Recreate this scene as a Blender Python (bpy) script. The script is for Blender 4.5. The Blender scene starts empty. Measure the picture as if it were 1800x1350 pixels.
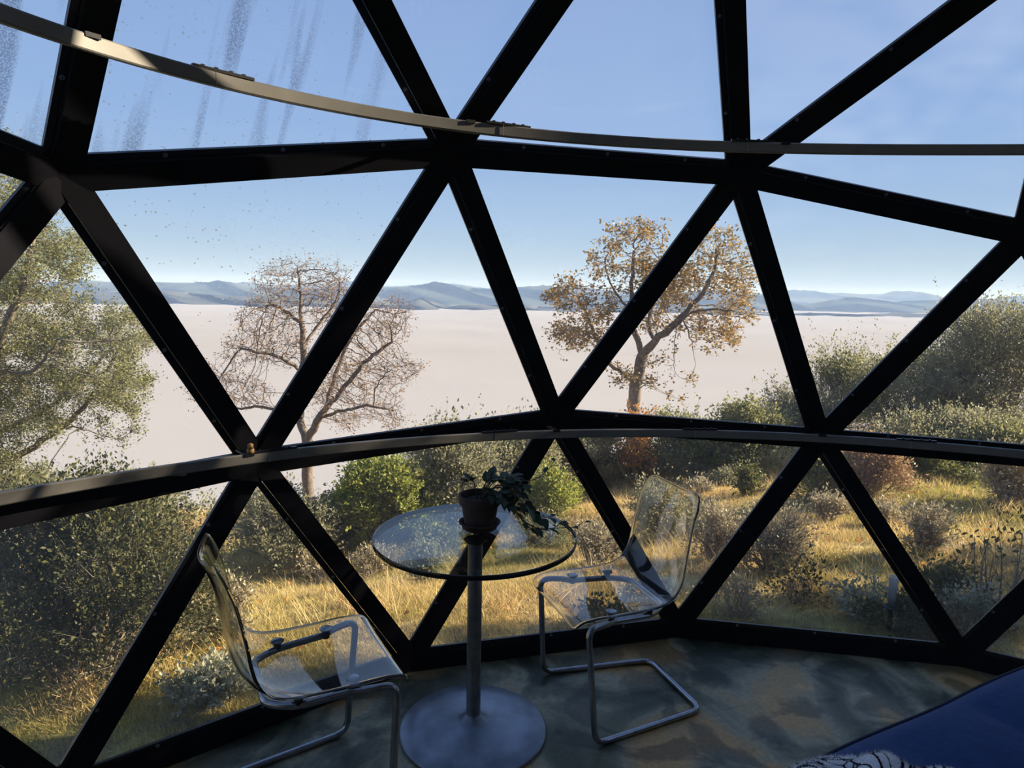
import bpy, math, random
import numpy as np
from mathutils import Vector, Matrix, kdtree

C = bpy.context.scene.collection
R_ = random.Random(7)

# ------------------------------------------------------------------ camera
CAM = np.array([-0.98788, -0.07354, 1.58369])
PITCH, ROLL, FPX = math.radians(7.63775), math.radians(1.05097), 1183.08
_fw = np.array([0, math.cos(PITCH), -math.sin(PITCH)])
_u0 = np.array([0, math.sin(PITCH), math.cos(PITCH)])
_r0 = np.array([1.0, 0, 0])
_rt = _r0 * math.cos(ROLL) + _u0 * math.sin(ROLL)
_up = _u0 * math.cos(ROLL) - _r0 * math.sin(ROLL)
cam_data = bpy.data.cameras.new('camera')
cam_data.sensor_width = 36.0
cam_data.lens = FPX / 1800 * 36.0
cam_data.clip_start, cam_data.clip_end = 0.02, 30000
cam = bpy.data.objects.new('camera', cam_data)
C.objects.link(cam)
M = Matrix(((_rt[0], _up[0], -_fw[0], CAM[0]), (_rt[1], _up[1], -_fw[1], CAM[1]), (_rt[2], _up[2], -_fw[2], CAM[2]), (0, 0, 0, 1)))
cam.matrix_world = M
bpy.context.scene.camera = cam

# ------------------------------------------------------------------ sky, sun, exposure
SUN_AZ, SUN_EL = math.radians(15), math.radians(23)      # azimuth from +X towards +Y
w = bpy.data.worlds.new('sky')
bpy.context.scene.world = w
w.use_nodes = True
nt = w.node_tree
nt.nodes.clear()
tc = nt.nodes.new('ShaderNodeTexCoord')
sep = nt.nodes.new('ShaderNodeSeparateXYZ')
ramp = nt.nodes.new('ShaderNodeValToRGB')
bg = nt.nodes.new('ShaderNodeBackground')
out = nt.nodes.new('ShaderNodeOutputWorld')
nt.links.new(tc.outputs['Generated'], sep.inputs[0])
nt.links.new(sep.outputs['Z'], ramp.inputs[0])
nt.links.new(ramp.outputs[0], bg.inputs[0])
nt.links.new(bg.outputs[0], out.inputs[0])
els = ramp.color_ramp.elements
SKY = [(0.0, (0.60, 0.71, 0.77)), (0.03, (0.57, 0.71, 0.80)), (0.10, (0.47, 0.65, 0.90)), (0.22, (0.36, 0.54, 0.88)),
       (0.40, (0.30, 0.45, 0.79)), (1.0, (0.17, 0.29, 0.60))]
els[0].position, els[0].color = SKY[0][0], SKY[0][1] + (1,)
els[1].position, els[1].color = SKY[-1][0], SKY[-1][1] + (1,)
for p_, c_ in SKY[1:-1]:
    e_ = els.new(p_)
    e_.color = c_ + (1,)
bg.inputs[1].default_value = 1.0
sun_data = bpy.data.lights.new('sun', 'SUN')
sun_data.energy = 15.0
sun_data.color = (1.0, 0.83, 0.61)
sun_data.angle = math.radians(0.6)
sun = bpy.data.objects.new('sun', sun_data)
C.objects.link(sun)
SUN = Vector((math.cos(SUN_EL) * math.cos(SUN_AZ), math.cos(SUN_EL) * math.sin(SUN_AZ), math.sin(SUN_EL)))
sun.rotation_euler = SUN.to_track_quat('Z', 'Y').to_euler()
sun.location = (20, 8, 12)
vs = bpy.context.scene.view_settings
vs.view_transform, vs.look, vs.exposure, vs.gamma = 'Standard', 'None', 0.0, 1.0
vs.use_curve_mapping = False
cy = bpy.context.scene.cycles
cy.transparent_max_bounces = 32
cy.max_bounces, cy.transmission_bounces, cy.glossy_bounces, cy.diffuse_bounces = 14, 10, 5, 4
cy.caustics_refractive = False
cy.caustics_reflective = False
cy.sample_clamp_indirect = 6.0
cy.volume_bounces = 2


# ------------------------------------------------------------------ pixel helpers
def ray(px, py):
    return _fw + _rt * ((px - 900) / FPX) - _up * ((py - 675) / FPX)


def at(px, py, y):                      # the point at world depth y seen at that place of the photograph
    d = ray(px, py)
    return CAM + d * ((y - CAM[1]) / d[1])


def at_z(px, py, z):
    d = ray(px, py)
    return CAM + d * ((z - CAM[2]) / d[2])


# ------------------------------------------------------------------ mesh helpers
def link(name, me, mat=None, parent=None, loc=(0, 0, 0)):
    o = bpy.data.objects.new(name, me)
    C.objects.link(o)
    if mat is not None and me is not None and not me.materials:
        for m_ in (mat if isinstance(mat, (list, tuple)) else [mat]):
            me.materials.append(m_)
    if parent is not None:
        o.parent = parent
    o.location = loc
    return o


def thing(name, label, cat, loc=(0, 0, 0), rz=0, group=None):
    o = bpy.data.objects.new(name, None)
    C.objects.link(o)
    o.empty_display_size = .1
    o.location = loc
    o.rotation_euler = (0, 0, rz)
    return tag(o, label, cat, group)


def tag(o, label=None, cat=None, group=None, kind=None):
    if label: o['label'] = label
    if cat: o['category'] = cat
    if group: o['group'] = group
    if kind: o['kind'] = kind
    return o


class MB:
    def __init__(s):
        s.v, s.f, s.m = [], [], []

    def add(s, vs_, fs_, mi=0):
        n = len(s.v)
        s.v += [tuple(map(float, q)) for q in vs_]
        s.f += [tuple(i + n for i in f) for f in fs_]
        s.m += [mi] * len(fs_)
        return s

    def box(s, o, ax, ay, az, lx, ly, lz, mi=0):
        """oriented box centred at o with unit axes and full lengths"""
        o, ax, ay, az = (np.array(q, float) for q in (o, ax, ay, az))
        vs_ = [o + ax * lx / 2 * i + ay * ly / 2 * j + az * lz / 2 * k for k in (-1, 1) for j in (-1, 1) for i in (-1, 1)]
        return s.add(vs_, [(0, 2, 3, 1), (4, 5, 7, 6), (0, 1, 5, 4), (2, 6, 7, 3), (0, 4, 6, 2), (1, 3, 7, 5)], mi)

    def tube(s, pts, rad, n=8, closed=False, cap=True, mi=0):
        pts = [np.array(q, float) for q in pts]
        L = len(pts)
        rad = [rad] * L if np.isscalar(rad) else rad
        T = []
        for i in range(L):
            a = pts[(i - 1) % L] if (closed or i > 0) else pts[i]
            b = pts[(i + 1) % L] if (closed or i < L - 1) else pts[i]
            t = b - a
            T.append(t / (np.linalg.norm(t) + 1e-12))
        u = np.cross(T[0], [0.31, 0.17, 0.93])
        u /= np.linalg.norm(u) + 1e-12
        vs_, fs_ = [], []
        for i in range(L):
            u = u - T[i] * (u @ T[i])
            u /= np.linalg.norm(u) + 1e-12
            b = np.cross(T[i], u)
            for k in range(n):
                a = 2 * math.pi * k / n
                vs_.append(pts[i] + rad[i] * (u * math.cos(a) + b * math.sin(a)))
        off = 0
        if closed:
            best, off = 1e9, 0
            for k in range(n):
                d_ = np.linalg.norm(vs_[(L - 1) * n] - vs_[k])
                if d_ < best: best, off = d_, k
        for i in range(L if closed else L - 1):
            j = (i + 1) % L
            o2 = off if (closed and i == L - 1) else 0
            for k in range(n):
                fs_.append((i * n + k, i * n + (k + 1) % n, j * n + (k + 1 + o2) % n, j * n + (k + o2) % n))
        if cap and not closed:
            fs_.append(tuple(range(n - 1, -1, -1)))
            fs_.append(tuple((L - 1) * n + k for k in range(n)))
        return s.add(vs_, fs_, mi)

    def lathe(s, prof, n=32, c=(0, 0, 0), mi=0):
        """profile of (r, z); r == 0 closes at the axis"""
        vs_, rows, fs_ = [], [], []
        for r, z in prof:
            if r < 1e-6:
                rows.append([len(vs_)])
                vs_.append((c[0], c[1], c[2] + z))
            else:
                rows.append(list(range(len(vs_), len(vs_) + n)))
                vs_ += [(c[0] + r * math.cos(2 * math.pi * k / n), c[1] + r * math.sin(2 * math.pi * k / n), c[2] + z) for k in range(n)]
        for a, b in zip(rows, rows[1:]):
            for k in range(n):
                q = [a[k % len(a)], a[(k + 1) % len(a)], b[(k + 1) % len(b)], b[k % len(b)]]
                q2 = []
                for i in q:
                    if i not in q2: q2.append(i)
                if len(q2) > 2: fs_.append(tuple(q2))
        return s.add(vs_, fs_, mi)

    def build(s, name, mat, parent=None, loc=(0, 0, 0), smooth=False, angle=None):
        me = bpy.data.meshes.new(name)
        me.from_pydata(s.v, [], s.f)
        if any(s.m): me.polygons.foreach_set('material_index', s.m)
        if smooth or angle:
            me.polygons.foreach_set('use_smooth', [True] * len(s.f))
        if angle:
            me.set_sharp_from_angle(angle=math.radians(angle))
        me.validate()
        me.update()
        return link(name, me, mat, parent, loc)


def array_mesh(name, verts, k, smooth=False):
    """verts (N*k,3): N separate k-gons"""
    me = bpy.data.meshes.new(name)
    nv = len(verts)
    nf = nv // k
    me.vertices.add(nv)
    me.vertices.foreach_set('co', np.asarray(verts, np.float32).ravel())
    me.loops.add(nv)
    me.loops.foreach_set('vertex_index', np.arange(nv, dtype=np.int32))
    me.polygons.add(nf)
    me.polygons.foreach_set('loop_start', np.arange(0, nv, k, dtype=np.int32))
    if smooth: me.polygons.foreach_set('use_smooth', np.ones(nf, bool))
    me.update(calc_edges=True)
    return me


def smooth_path(P_, n=8):
    """Catmull-Rom through the points"""
    P_ = [np.array(q, float) for q in P_]
    Q = [2 * P_[0] - P_[1]] + P_ + [2 * P_[-1] - P_[-2]]
    o = []
    for i in range(1, len(Q) - 2):
        for k in range(n):
            t = k / n
            a, b, c, d = Q[i - 1:i + 3]
            o.append(.5 * (2 * b + (c - a) * t + (2 * a - 5 * b + 4 * c - d) * t * t + (3 * b - a - 3 * c + d) * t ** 3))
    o.append(P_[-1])
    return o


def fillet(P_, r, n=6, closed=False):
    """round the corners of a polyline; r scalar or per-point"""
    P_ = [np.array(q, float) for q in P_]
    L = len(P_)
    o = []
    for i in range(L):
        if not closed and i in (0, L - 1):
            o.append(P_[i]); continue
        a, b, c = P_[i - 1], P_[i], P_[(i + 1) % L]
        rr = r if np.isscalar(r) else r[i]
        d1, d2 = a - b, c - b
        l1, l2 = np.linalg.norm(d1), np.linalg.norm(d2)
        d1, d2 = d1 / l1, d2 / l2
        t = min(rr, l1 * .48, l2 * .48)
        s_, e_ = b + d1 * t, b + d2 * t
        for k in range(n + 1):
            q = k / n
            o.append((1 - q) ** 2 * s_ + 2 * q * (1 - q) * b + q * q * e_)
    return o


# ------------------------------------------------------------------ materials
def mat(name):
    m = bpy.data.materials.new(name)
    m.use_nodes = True
    t = m.node_tree
    return m, t.nodes, t.links, t.nodes['Principled BSDF']


def plain(name, col, rough=.5, metal=0.0, noise=0.0, scale=20, bump=0.0, spec=None, coat=0):
    m, N, L, b = mat(name)
    b.inputs['Base Color'].default_value = (*col, 1)
    b.inputs['Roughness'].default_value = rough
    b.inputs['Metallic'].default_value = metal
    if spec is not None: b.inputs['Specular IOR Level'].default_value = spec
    if coat: b.inputs['Coat Weight'].default_value = coat
    if noise or bump:
        tc = N.new('ShaderNodeTexCoord')
        n = N.new('ShaderNodeTexNoise')
        n.inputs['Scale'].default_value = scale
        n.inputs['Detail'].default_value = 6
        L.new(tc.outputs['Object'], n.inputs['Vector'])
        if noise:
            r = N.new('ShaderNodeValToRGB')
            r.color_ramp.elements[0].position, r.color_ramp.elements[1].position = .3, .7
            r.color_ramp.elements[0].color = (*[c * (1 - noise) for c in col], 1)
            r.color_ramp.elements[1].color = (*[min(1, c * (1 + noise)) for c in col], 1)
            L.new(n.outputs['Fac'], r.inputs[0])
            L.new(r.outputs[0], b.inputs['Base Color'])
        if bump:
            bp = N.new('ShaderNodeBump')
            bp.inputs['Strength'].default_value = bump
            bp.inputs['Distance'].default_value = .01
            L.new(n.outputs['Fac'], bp.inputs['Height'])
            L.new(bp.outputs[0], b.inputs['Normal'])
    return m


def leaf_mat(name, cols, trans=.35, rough=.5):
    """leaves: a colour per leaf, some light passing through"""
    m, N, L, b = mat(name)
    geo = N.new('ShaderNodeNewGeometry')
    r = N.new('ShaderNodeValToRGB')
    e = r.color_ramp.elements
    for i, c in enumerate(cols):
        p_ = i / (len(cols) - 1)
        if i == 0: e[0].position = 0; q = e[0]
        elif i == len(cols) - 1: q = e[-1]; q.position = 1
        else: q = e.new(p_)
        q.color = (*c, 1)
    L.new(geo.outputs['Random Per Island'], r.inputs[0])
    L.new(r.outputs[0], b.inputs['Base Color'])
    b.inputs['Roughness'].default_value = rough
    b.inputs['Specular IOR Level'].default_value = .35
    tr = N.new('ShaderNodeBsdfTranslucent')
    L.new(r.outputs[0], tr.inputs['Color'])
    mx = N.new('ShaderNodeMixShader')
    mx.inputs[0].default_value = trans
    L.new(b.outputs[0], mx.inputs[1])
    L.new(tr.outputs[0], mx.inputs[2])
    L.new(mx.outputs[0], N['Material Output'].inputs['Surface'])
    return m


def glass_mat(name, tint=(.965, .975, .975), dust=.020, streaks=False, f0=.04):
    """thin clear glass: a Schlick mirror over a clear pane, a film of dust; wet streaks on the fogged panes"""
    m, N, L, b = mat(name)
    N.remove(b)
    lw = N.new('ShaderNodeLayerWeight')
    lw.inputs['Blend'].default_value = .5
    pw = N.new('ShaderNodeMath'); pw.operation = 'POWER'; pw.inputs[1].default_value = 5
    ma = N.new('ShaderNodeMath'); ma.operation = 'MULTIPLY_ADD'; ma.inputs[1].default_value = 1 - f0; ma.inputs[2].default_value = f0
    L.new(lw.outputs['Facing'], pw.inputs[0]); L.new(pw.outputs[0], ma.inputs[0])
    tr = N.new('ShaderNodeBsdfTransparent'); tr.inputs[0].default_value = (*tint, 1)
    gl = N.new('ShaderNodeBsdfGlossy'); gl.inputs['Roughness'].default_value = 0.0
    mx = N.new('ShaderNodeMixShader')
    L.new(ma.outputs[0], mx.inputs[0]); L.new(tr.outputs[0], mx.inputs[1]); L.new(gl.outputs[0], mx.inputs[2])
    last = mx.outputs[0]
    tc = N.new('ShaderNodeTexCoord')
    if dust:
        n = N.new('ShaderNodeTexNoise'); n.inputs['Scale'].default_value = 2.2; n.inputs['Detail'].default_value = 5
        L.new(tc.outputs['Object'], n.inputs['Vector'])
        k = N.new('ShaderNodeMath'); k.operation = 'MULTIPLY'; k.inputs[1].default_value = dust * 2
        L.new(n.outputs['Fac'], k.inputs[0])
        df = N.new('ShaderNodeBsdfTranslucent'); df.inputs[0].default_value = (.9, .88, .84, 1)
        m2 = N.new('ShaderNodeMixShader')
        L.new(k.outputs[0], m2.inputs[0]); L.new(last, m2.inputs[1]); L.new(df.outputs[0], m2.inputs[2])
        last = m2.outputs[0]
    if streaks:
        # run-off follows the fall line of the dome: constant bearing, long in height
        sp = N.new('ShaderNodeSeparateXYZ'); L.new(tc.outputs['Object'], sp.inputs[0])
        an = N.new('ShaderNodeMath'); an.operation = 'ARCTAN2'; L.new(sp.outputs['Y'], an.inputs[0]); L.new(sp.outputs['X'], an.inputs[1])
        au = N.new('ShaderNodeMath'); au.operation = 'MULTIPLY'; au.inputs[1].default_value = 34; L.new(an.outputs[0], au.inputs[0])
        az_ = N.new('ShaderNodeMath'); az_.operation = 'MULTIPLY'; az_.inputs[1].default_value = 1.5; L.new(sp.outputs['Z'], az_.inputs[0])
        mp = N.new('ShaderNodeCombineXYZ'); L.new(au.outputs[0], mp.inputs[0]); L.new(az_.outputs[0], mp.inputs[2])
        n = N.new('ShaderNodeTexNoise'); n.inputs['Scale'].default_value = 1.0; n.inputs['Detail'].default_value = 2
        L.new(mp.outputs[0], n.inputs['Vector'])
        mr = N.new('ShaderNodeMapRange'); mr.inputs['From Min'].default_value = .52; mr.inputs['From Max'].default_value = .62
        mr.inputs['To Max'].default_value = .50
        L.new(n.outputs['Fac'], mr.inputs['Value'])
        n2 = N.new('ShaderNodeTexNoise'); n2.inputs['Scale'].default_value = 260; n2.inputs['Detail'].default_value = 1
        L.new(tc.outputs['Object'], n2.inputs['Vector'])
        mr2 = N.new('ShaderNodeMapRange'); mr2.inputs['From Min'].default_value = .35; mr2.inputs['From Max'].default_value = .6
        L.new(n2.outputs['Fac'], mr2.inputs['Value'])
        mu = N.new('ShaderNodeMath'); mu.operation = 'MULTIPLY'
        zone = N.new('ShaderNodeMapRange'); zone.inputs['From Min'].default_value = math.radians(121); zone.inputs['From Max'].default_value = math.radians(131)
        L.new(an.outputs[0], zone.inputs['Value'])
        mz = N.new('ShaderNodeMath'); mz.operation = 'MULTIPLY'; L.new(mr.outputs[0], mz.inputs[0]); L.new(zone.outputs[0], mz.inputs[1])
        L.new(mz.outputs[0], mu.inputs[0]); L.new(mr2.outputs[0], mu.inputs[1])
        df = N.new('ShaderNodeBsdfTranslucent'); df.inputs[0].default_value = (.33, .35, .41, 1)
        m3 = N.new('ShaderNodeMixShader')
        L.new(mu.outputs[0], m3.inputs[0]); L.new(last, m3.inputs[1]); L.new(df.outputs[0], m3.inputs[2])
        last = m3.outputs[0]
    L.new(last, N['Material Output'].inputs['Surface'])
    return m


M_black = plain('black_painted_steel', (.0115, .012, .0175), .55, noise=.25, scale=9, bump=.06, spec=.2)
M_bead = plain('black_bead', (.014, .014, .018), .38, noise=.2, scale=12)
M_screw = plain('dull_zinc', (.32, .32, .34), .35, .8)
M_alu = plain('brushed_aluminium', (.235, .225, .205), .58, .3, noise=.10, scale=14)
M_glass = glass_mat('clear_glass')
M_wet = glass_mat('wet_glass', streaks=True, dust=.02)
M_shell = plain('pale_canvas', (.42, .42, .42), .9)
M_steel = plain('worn_steel', (.25, .26, .28), .36, .85, noise=.22, scale=30, bump=.05)
M_chrome = plain('chrome', (.36, .375, .41), .24, .95, noise=.15, scale=40)
M_cap = plain('pad_cap', (.42, .44, .47), .32, .5)
M_dark = plain('black_rubber', (.012, .012, .013), .5)

# ================================================================== LARGE STRUCTURE
HUB = {0: (-2.184, -1.481, 1.844), 1: (-2.476, -0.515, 2.044), 2: (-2.437, 0.674, 2.044), 3: (-2.097, 1.62, 1.85), 4: (-1.676, -1.137, 2.67), 5: (-1.79, 0.058, 2.869), 6: (-1.591, 1.25, 2.721), 7: (-0.838, -0.568, 3.296), 8: (-0.8, 0.621, 3.296), 9: (-0.0, 0.0, 3.475), 10: (0.912, 2.481, 1.837), 11: (-0.152, 2.526, 2.042), 12: (-1.196, 2.194, 2.032), 13: (0.615, 1.905, 2.673), 14: (-0.521, 1.718, 2.853), 15: (0.344, 0.952, 3.296), 16: (0.734, -2.534, 1.844), 17: (-0.275, -2.514, 2.044), 18: (-1.395, -2.11, 2.044), 19: (0.563, -1.945, 2.67), 20: (-0.608, -1.684, 2.869), 21: (0.282, -0.973, 3.296), 22: (2.637, -0.085, 1.844), 23: (2.306, -1.038, 2.044), 24: (1.575, -1.978, 2.044), 25: (2.024, -0.066, 2.67), 26: (1.414, -1.099, 2.869), 27: (1.012, -0.033, 3.296), 28: (1.7, 1.872, 2.044), 29: (2.368, 0.887, 2.044), 30: (1.482, 1.005, 2.869), 32: (-2.859, -0.502, 0.05), 33: (-2.688, -1.104, 1.031), 34: (-2.821, 0.686, 0.05), 35: (-2.896, 0.094, 1.078), 36: (-2.61, 1.269, 0.985), 38: (-0.19, 2.899, 0.05), 39: (0.39, 2.869, 0.967), 40: (-1.391, 2.568, 0.05), 41: (-0.796, 2.78, 1.051), 42: (-1.87, 2.209, 0.982), 45: (-2.337, 1.787, 0.05), 47: (-0.406, -2.874, 0.05), 48: (0.219, -2.898, 1.031), 49: (-1.524, -2.471, 0.05), 50: (-0.984, -2.725, 1.078), 51: (-2.02, -2.089, 1.031), 54: (-2.402, -1.629, 0.05), 56: (2.608, -1.274, 0.05), 57: (2.824, -0.687, 1.031), 58: (1.879, -2.213, 0.05), 59: (2.288, -1.778, 1.078), 60: (1.363, -2.567, 1.031), 63: (0.807, -2.788, 0.05), 65: (2.018, 2.087, 0.05), 66: (1.527, 2.464, 0.964), 67: (2.685, 1.103, 0.05), 68: (2.398, 1.626, 1.078), 69: (2.862, 0.503, 1.031), 72: (2.901, -0.094, 0.05), 75: (0.999, 2.69, 0.05)}
HUB = {k: np.array(v) for k, v in HUB.items()}
FRONT = [(1, 5, 2), (5, 6, 2), (2, 6, 3), (10, 13, 11), (13, 14, 11), (11, 14, 12), (14, 6, 12), (12, 6, 3), (10, 13, 28), (13, 30, 28), (28, 30, 29), (30, 25, 29), (29, 25, 22), (34, 35, 32), (34, 36, 35), (36, 2, 35), (35, 2, 1), (36, 3, 2), (40, 41, 38), (38, 41, 39), (41, 11, 39), (39, 11, 10), (40, 42, 41), (42, 12, 41), (41, 12, 11), (42, 3, 12), (40, 42, 45), (42, 36, 45), (45, 36, 34), (42, 3, 36), (67, 68, 65), (65, 68, 66), (68, 28, 66), (66, 28, 10), (67, 69, 68), (69, 29, 68), (68, 29, 28), (69, 22, 29), (67, 69, 72), (69, 57, 72), (69, 22, 57), (38, 39, 75), (39, 66, 75), (75, 66, 65), (39, 10, 66)]
BACK = [(0, 4, 1), (4, 5, 1), (4, 7, 5), (7, 8, 5), (5, 8, 6), (7, 9, 8), (13, 15, 14), (15, 8, 14), (14, 8, 6), (15, 9, 8), (16, 19, 17), (19, 20, 17), (17, 20, 18), (20, 4, 18), (18, 4, 0), (19, 21, 20), (21, 7, 20), (20, 7, 4), (21, 9, 7), (22, 25, 23), (25, 26, 23), (23, 26, 24), (26, 19, 24), (24, 19, 16), (25, 27, 26), (27, 21, 26), (26, 21, 19), (27, 9, 21), (13, 15, 30), (15, 27, 30), (30, 27, 25), (15, 9, 27), (32, 35, 33), (35, 1, 33), (33, 1, 0), (49, 50, 47), (47, 50, 48), (50, 17, 48), (48, 17, 16), (49, 51, 50), (51, 18, 50), (50, 18, 17), (51, 0, 18), (49, 51, 54), (51, 33, 54), (54, 33, 32), (51, 0, 33), (58, 59, 56), (56, 59, 57), (59, 23, 57), (57, 23, 22), (58, 60, 59), (60, 24, 59), (59, 24, 23), (60, 16, 24), (58, 60, 63), (60, 48, 63), (63, 48, 47), (60, 16, 48), (72, 57, 56)]
MID = np.array([0, 0, .52])


def outward(tri):
    a, b, c = (HUB[i] for i in tri)
    n = np.cross(b - a, c - a)
    n /= np.linalg.norm(n)
    return n if n @ ((a + b + c) / 3 - MID) > 0 else -n


NRM = {f: outward(f) for f in FRONT + BACK}

# ---- terrain height
def smooth01(t):
    t = np.clip(t, 0, 1)
    return t * t * (3 - 2 * t)


def bumps(x, y):
    return (.09 * np.sin(1.7 * y + .35 * x + .8 * np.sin(.7 * x)) * np.sin(.45 * x + .8) + .10 * np.sin(.9 * x + .5 * y) * np.sin(.7 * y - .3 * x + 1) + .05 * np.sin(2.3 * x + 1.1) * np.sin(1.9 * y + .4 * x)
            + .025 * np.sin(5.1 * x + 2 * y) * np.sin(4.3 * y + 1))


def height(x, y):
    x, y = np.asarray(x, float), np.asarray(y, float)
    t = .9 * y - .25 * x
    h = -.15 - .19 * (y - 3) + .13 * x - .037 * np.clip(t - 11, 0, None) ** 2 + bumps(x, y)
    r = np.hypot(x, y)
    k = smooth01((r - 3.2) / 2.6)
    return -.12 * (1 - k) + h * k


def ground_at(px, py):                  # where the line of sight meets the slope
    d = ray(px, py)
    t = np.linspace(2.8, 60, 3000)
    P_ = CAM[None] + d[None] * t[:, None]
    below = P_[:, 2] < height(P_[:, 0], P_[:, 1])
    i = int(np.argmax(below)) if below.any() else len(t) - 1
    return P_[i]


# ---- floor: stained concrete slab following the base ring
m, N, L, b = mat('stained_concrete')
tc = N.new('ShaderNodeTexCoord')
n1 = N.new('ShaderNodeTexNoise'); n1.inputs['Scale'].default_value = 1.9; n1.inputs['Detail'].default_value = 7; n1.inputs['Distortion'].default_value = .8
n2 = N.new('ShaderNodeTexNoise'); n2.inputs['Scale'].default_value = 3.4; n2.inputs['Detail'].default_value = 8; n2.inputs['Distortion'].default_value = 1.2
n3 = N.new('ShaderNodeTexNoise'); n3.inputs['Scale'].default_value = 60; n3.inputs['Detail'].default_value = 4
for q in (n1, n3): L.new(tc.outputs['Object'], q.inputs['Vector'])
mpf = N.new('ShaderNodeMapping'); mpf.inputs['Location'].default_value = (3.1, 7.7, 1.2)
L.new(tc.outputs['Object'], mpf.inputs[0]); L.new(mpf.outputs[0], n2.inputs['Vector'])
r1 = N.new('ShaderNodeValToRGB'); e = r1.color_ramp.elements
e[0].position, e[0].color = .40, (.060, .066, .042, 1)
e[1].position, e[1].color = .60, (.36, .225, .095, 1)
for p_, c_ in ((.455, (.125, .125, .085)), (.50, (.22, .205, .145)), (.545, (.27, .21, .12))):
    q = e.new(p_); q.color = (*c_, 1)
L.new(n1.outputs['Fac'], r1.inputs[0])
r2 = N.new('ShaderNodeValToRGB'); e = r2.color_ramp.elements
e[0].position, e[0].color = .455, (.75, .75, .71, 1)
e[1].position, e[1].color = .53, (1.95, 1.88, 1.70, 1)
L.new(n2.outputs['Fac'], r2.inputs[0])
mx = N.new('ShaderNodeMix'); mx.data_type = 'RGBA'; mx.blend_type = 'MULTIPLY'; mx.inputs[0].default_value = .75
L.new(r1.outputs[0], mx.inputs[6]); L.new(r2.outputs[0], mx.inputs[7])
mx2 = N.new('ShaderNodeMix'); mx2.data_type = 'RGBA'; mx2.blend_type = 'OVERLAY'; mx2.inputs[0].default_value = .35
L.new(mx.outputs[2], mx2.inputs[6]); L.new(n3.outputs['Fac'], mx2.inputs[7])
L.new(mx2.outputs[2], b.inputs['Base Color'])
b.inputs['Roughness'].default_value = .46
b.inputs['Specular IOR Level'].default_value = .35
bp = N.new('ShaderNodeBump'); bp.inputs['Strength'].default_value = .12; bp.inputs['Distance'].default_value = .004
L.new(n2.outputs['Fac'], bp.inputs['Height']); L.new(bp.outputs[0], b.inputs['Normal'])
M_floor = m
ring = [i for i in HUB if HUB[i][2] < .06]
ring.sort(key=lambda i: math.atan2(HUB[i][1], HUB[i][0]))
mb = MB()
top = [(HUB[i][0] * 1.012, HUB[i][1] * 1.012, 0) for i in ring]
bot = [(x, y, -.30) for x, y, z in top]
nR = len(ring)
mb.add(top + bot, [tuple(range(nR)), tuple(range(2 * nR - 1, nR - 1, -1))] + [(i, i + nR, (i + 1) % nR + nR, (i + 1) % nR) for i in range(nR)])
tag(mb.build('floor', M_floor), kind='structure')

# ---- closed back of the dome and its cap
def shell(name, tris):
    o = MB()
    for f in tris:
        n = NRM[f]
        a = [HUB[i] + n * .02 for i in f]
        bq = [HUB[i] + n * .06 for i in f]
        o.add(a + bq, [(0, 1, 2), (3, 5, 4), (0, 3, 4, 1), (1, 4, 5, 2), (2, 5, 3, 0)])
    return tag(o.build(name, M_shell), kind='structure')


cap = [f for f in BACK if np.mean([HUB[i][2] for i in f]) > 2.55]
shell('ceiling', cap)
shell('wall_back', [f for f in BACK if f not in cap])

# ---- dome frame: struts, beads, screws, hub plates
wall = thing('wall_front', None, None)
tag(wall, kind='structure')
edges = sorted({tuple(sorted(e)) for f in FRONT for e in ((f[0], f[1]), (f[1], f[2]), (f[0], f[2]))})
screw_me = None
for a, bb in edges:
    P1, P2 = HUB[a], HUB[bb]
    fs_ = [NRM[f] for f in NRM if a in f and bb in f]
    n = sum(fs_); n /= np.linalg.norm(n)
    d = P2 - P1; Ln = np.linalg.norm(d); d /= Ln
    n = n - d * (n @ d); n /= np.linalg.norm(n)
    s = np.cross(n, d)
    # the glazing bead sits on the upper side of level struts, on the left of the slanting ones
    mid = (P1 + P2) / 2
    left = np.cross([0, 0, 1.0], np.array([mid[0], mid[1], 0])); left /= np.linalg.norm(left)
    key = s[2] if abs(d[2]) < .45 else s @ left
    if key < 0: s = -s
    o = MB()
    o.box(mid + n * .019 - s * .0115, d, s, n, Ln, .067, .038)
    st = o.build('strut', M_black, wall)
    o = MB()
    o.box(mid + n * .0165 + s * .0345, d, s, n, Ln - .07, .021, .013)
    o.box(mid + n * .0085 + s * .0255, d, s, n, Ln - .07, .0035, .008)
    bead = o.build('glazing_bead', M_bead, st)
    for q in (.22, .5, .78):
        pos = P1 + d * Ln * q + n * .0095 + s * .0345
        if screw_me is None:
            sm = MB().lathe([(0, .0), (.0026, 0), (.0030, .0022), (.0062, .0022), (.0068, -.002)], 10)
            sc_ = sm.build('screw', M_screw, st)
            screw_me = sc_.data
        else:
            sc_ = link('screw', screw_me, None, st)
        sc_.matrix_local = Matrix.Translation(Vector(pos)) @ Vector(-n).to_track_quat('Z', 'Y').to_matrix().to_4x4()
hubs_used = sorted({i for f in FRONT for i in f})
for i in hubs_used:
    n = sum(NRM[f] for f in NRM if i in f); n /= np.linalg.norm(n)
    u = np.cross(n, [0, 0, 1.0]); u /= np.linalg.norm(u); v = np.cross(n, u)
    r = .072 if HUB[i][2] > .1 else .055
    k6 = [HUB[i] + r * (u * math.cos(q * math.pi / 3 + .3) + v * math.sin(q * math.pi / 3 + .3)) for q in range(6)]
    if HUB[i][2] < .1:
        for q in k6: q[2] = max(q[2], .002)
    o = MB().add([q - n * .002 for q in k6] + [q + n * .03 for q in k6], [tuple(range(6)), tuple(range(11, 5, -1))] + [(j, j + 6, (j + 1) % 6 + 6, (j + 1) % 6) for j in range(6)])
    o.build('hub_plate', M_black, wall)

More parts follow.
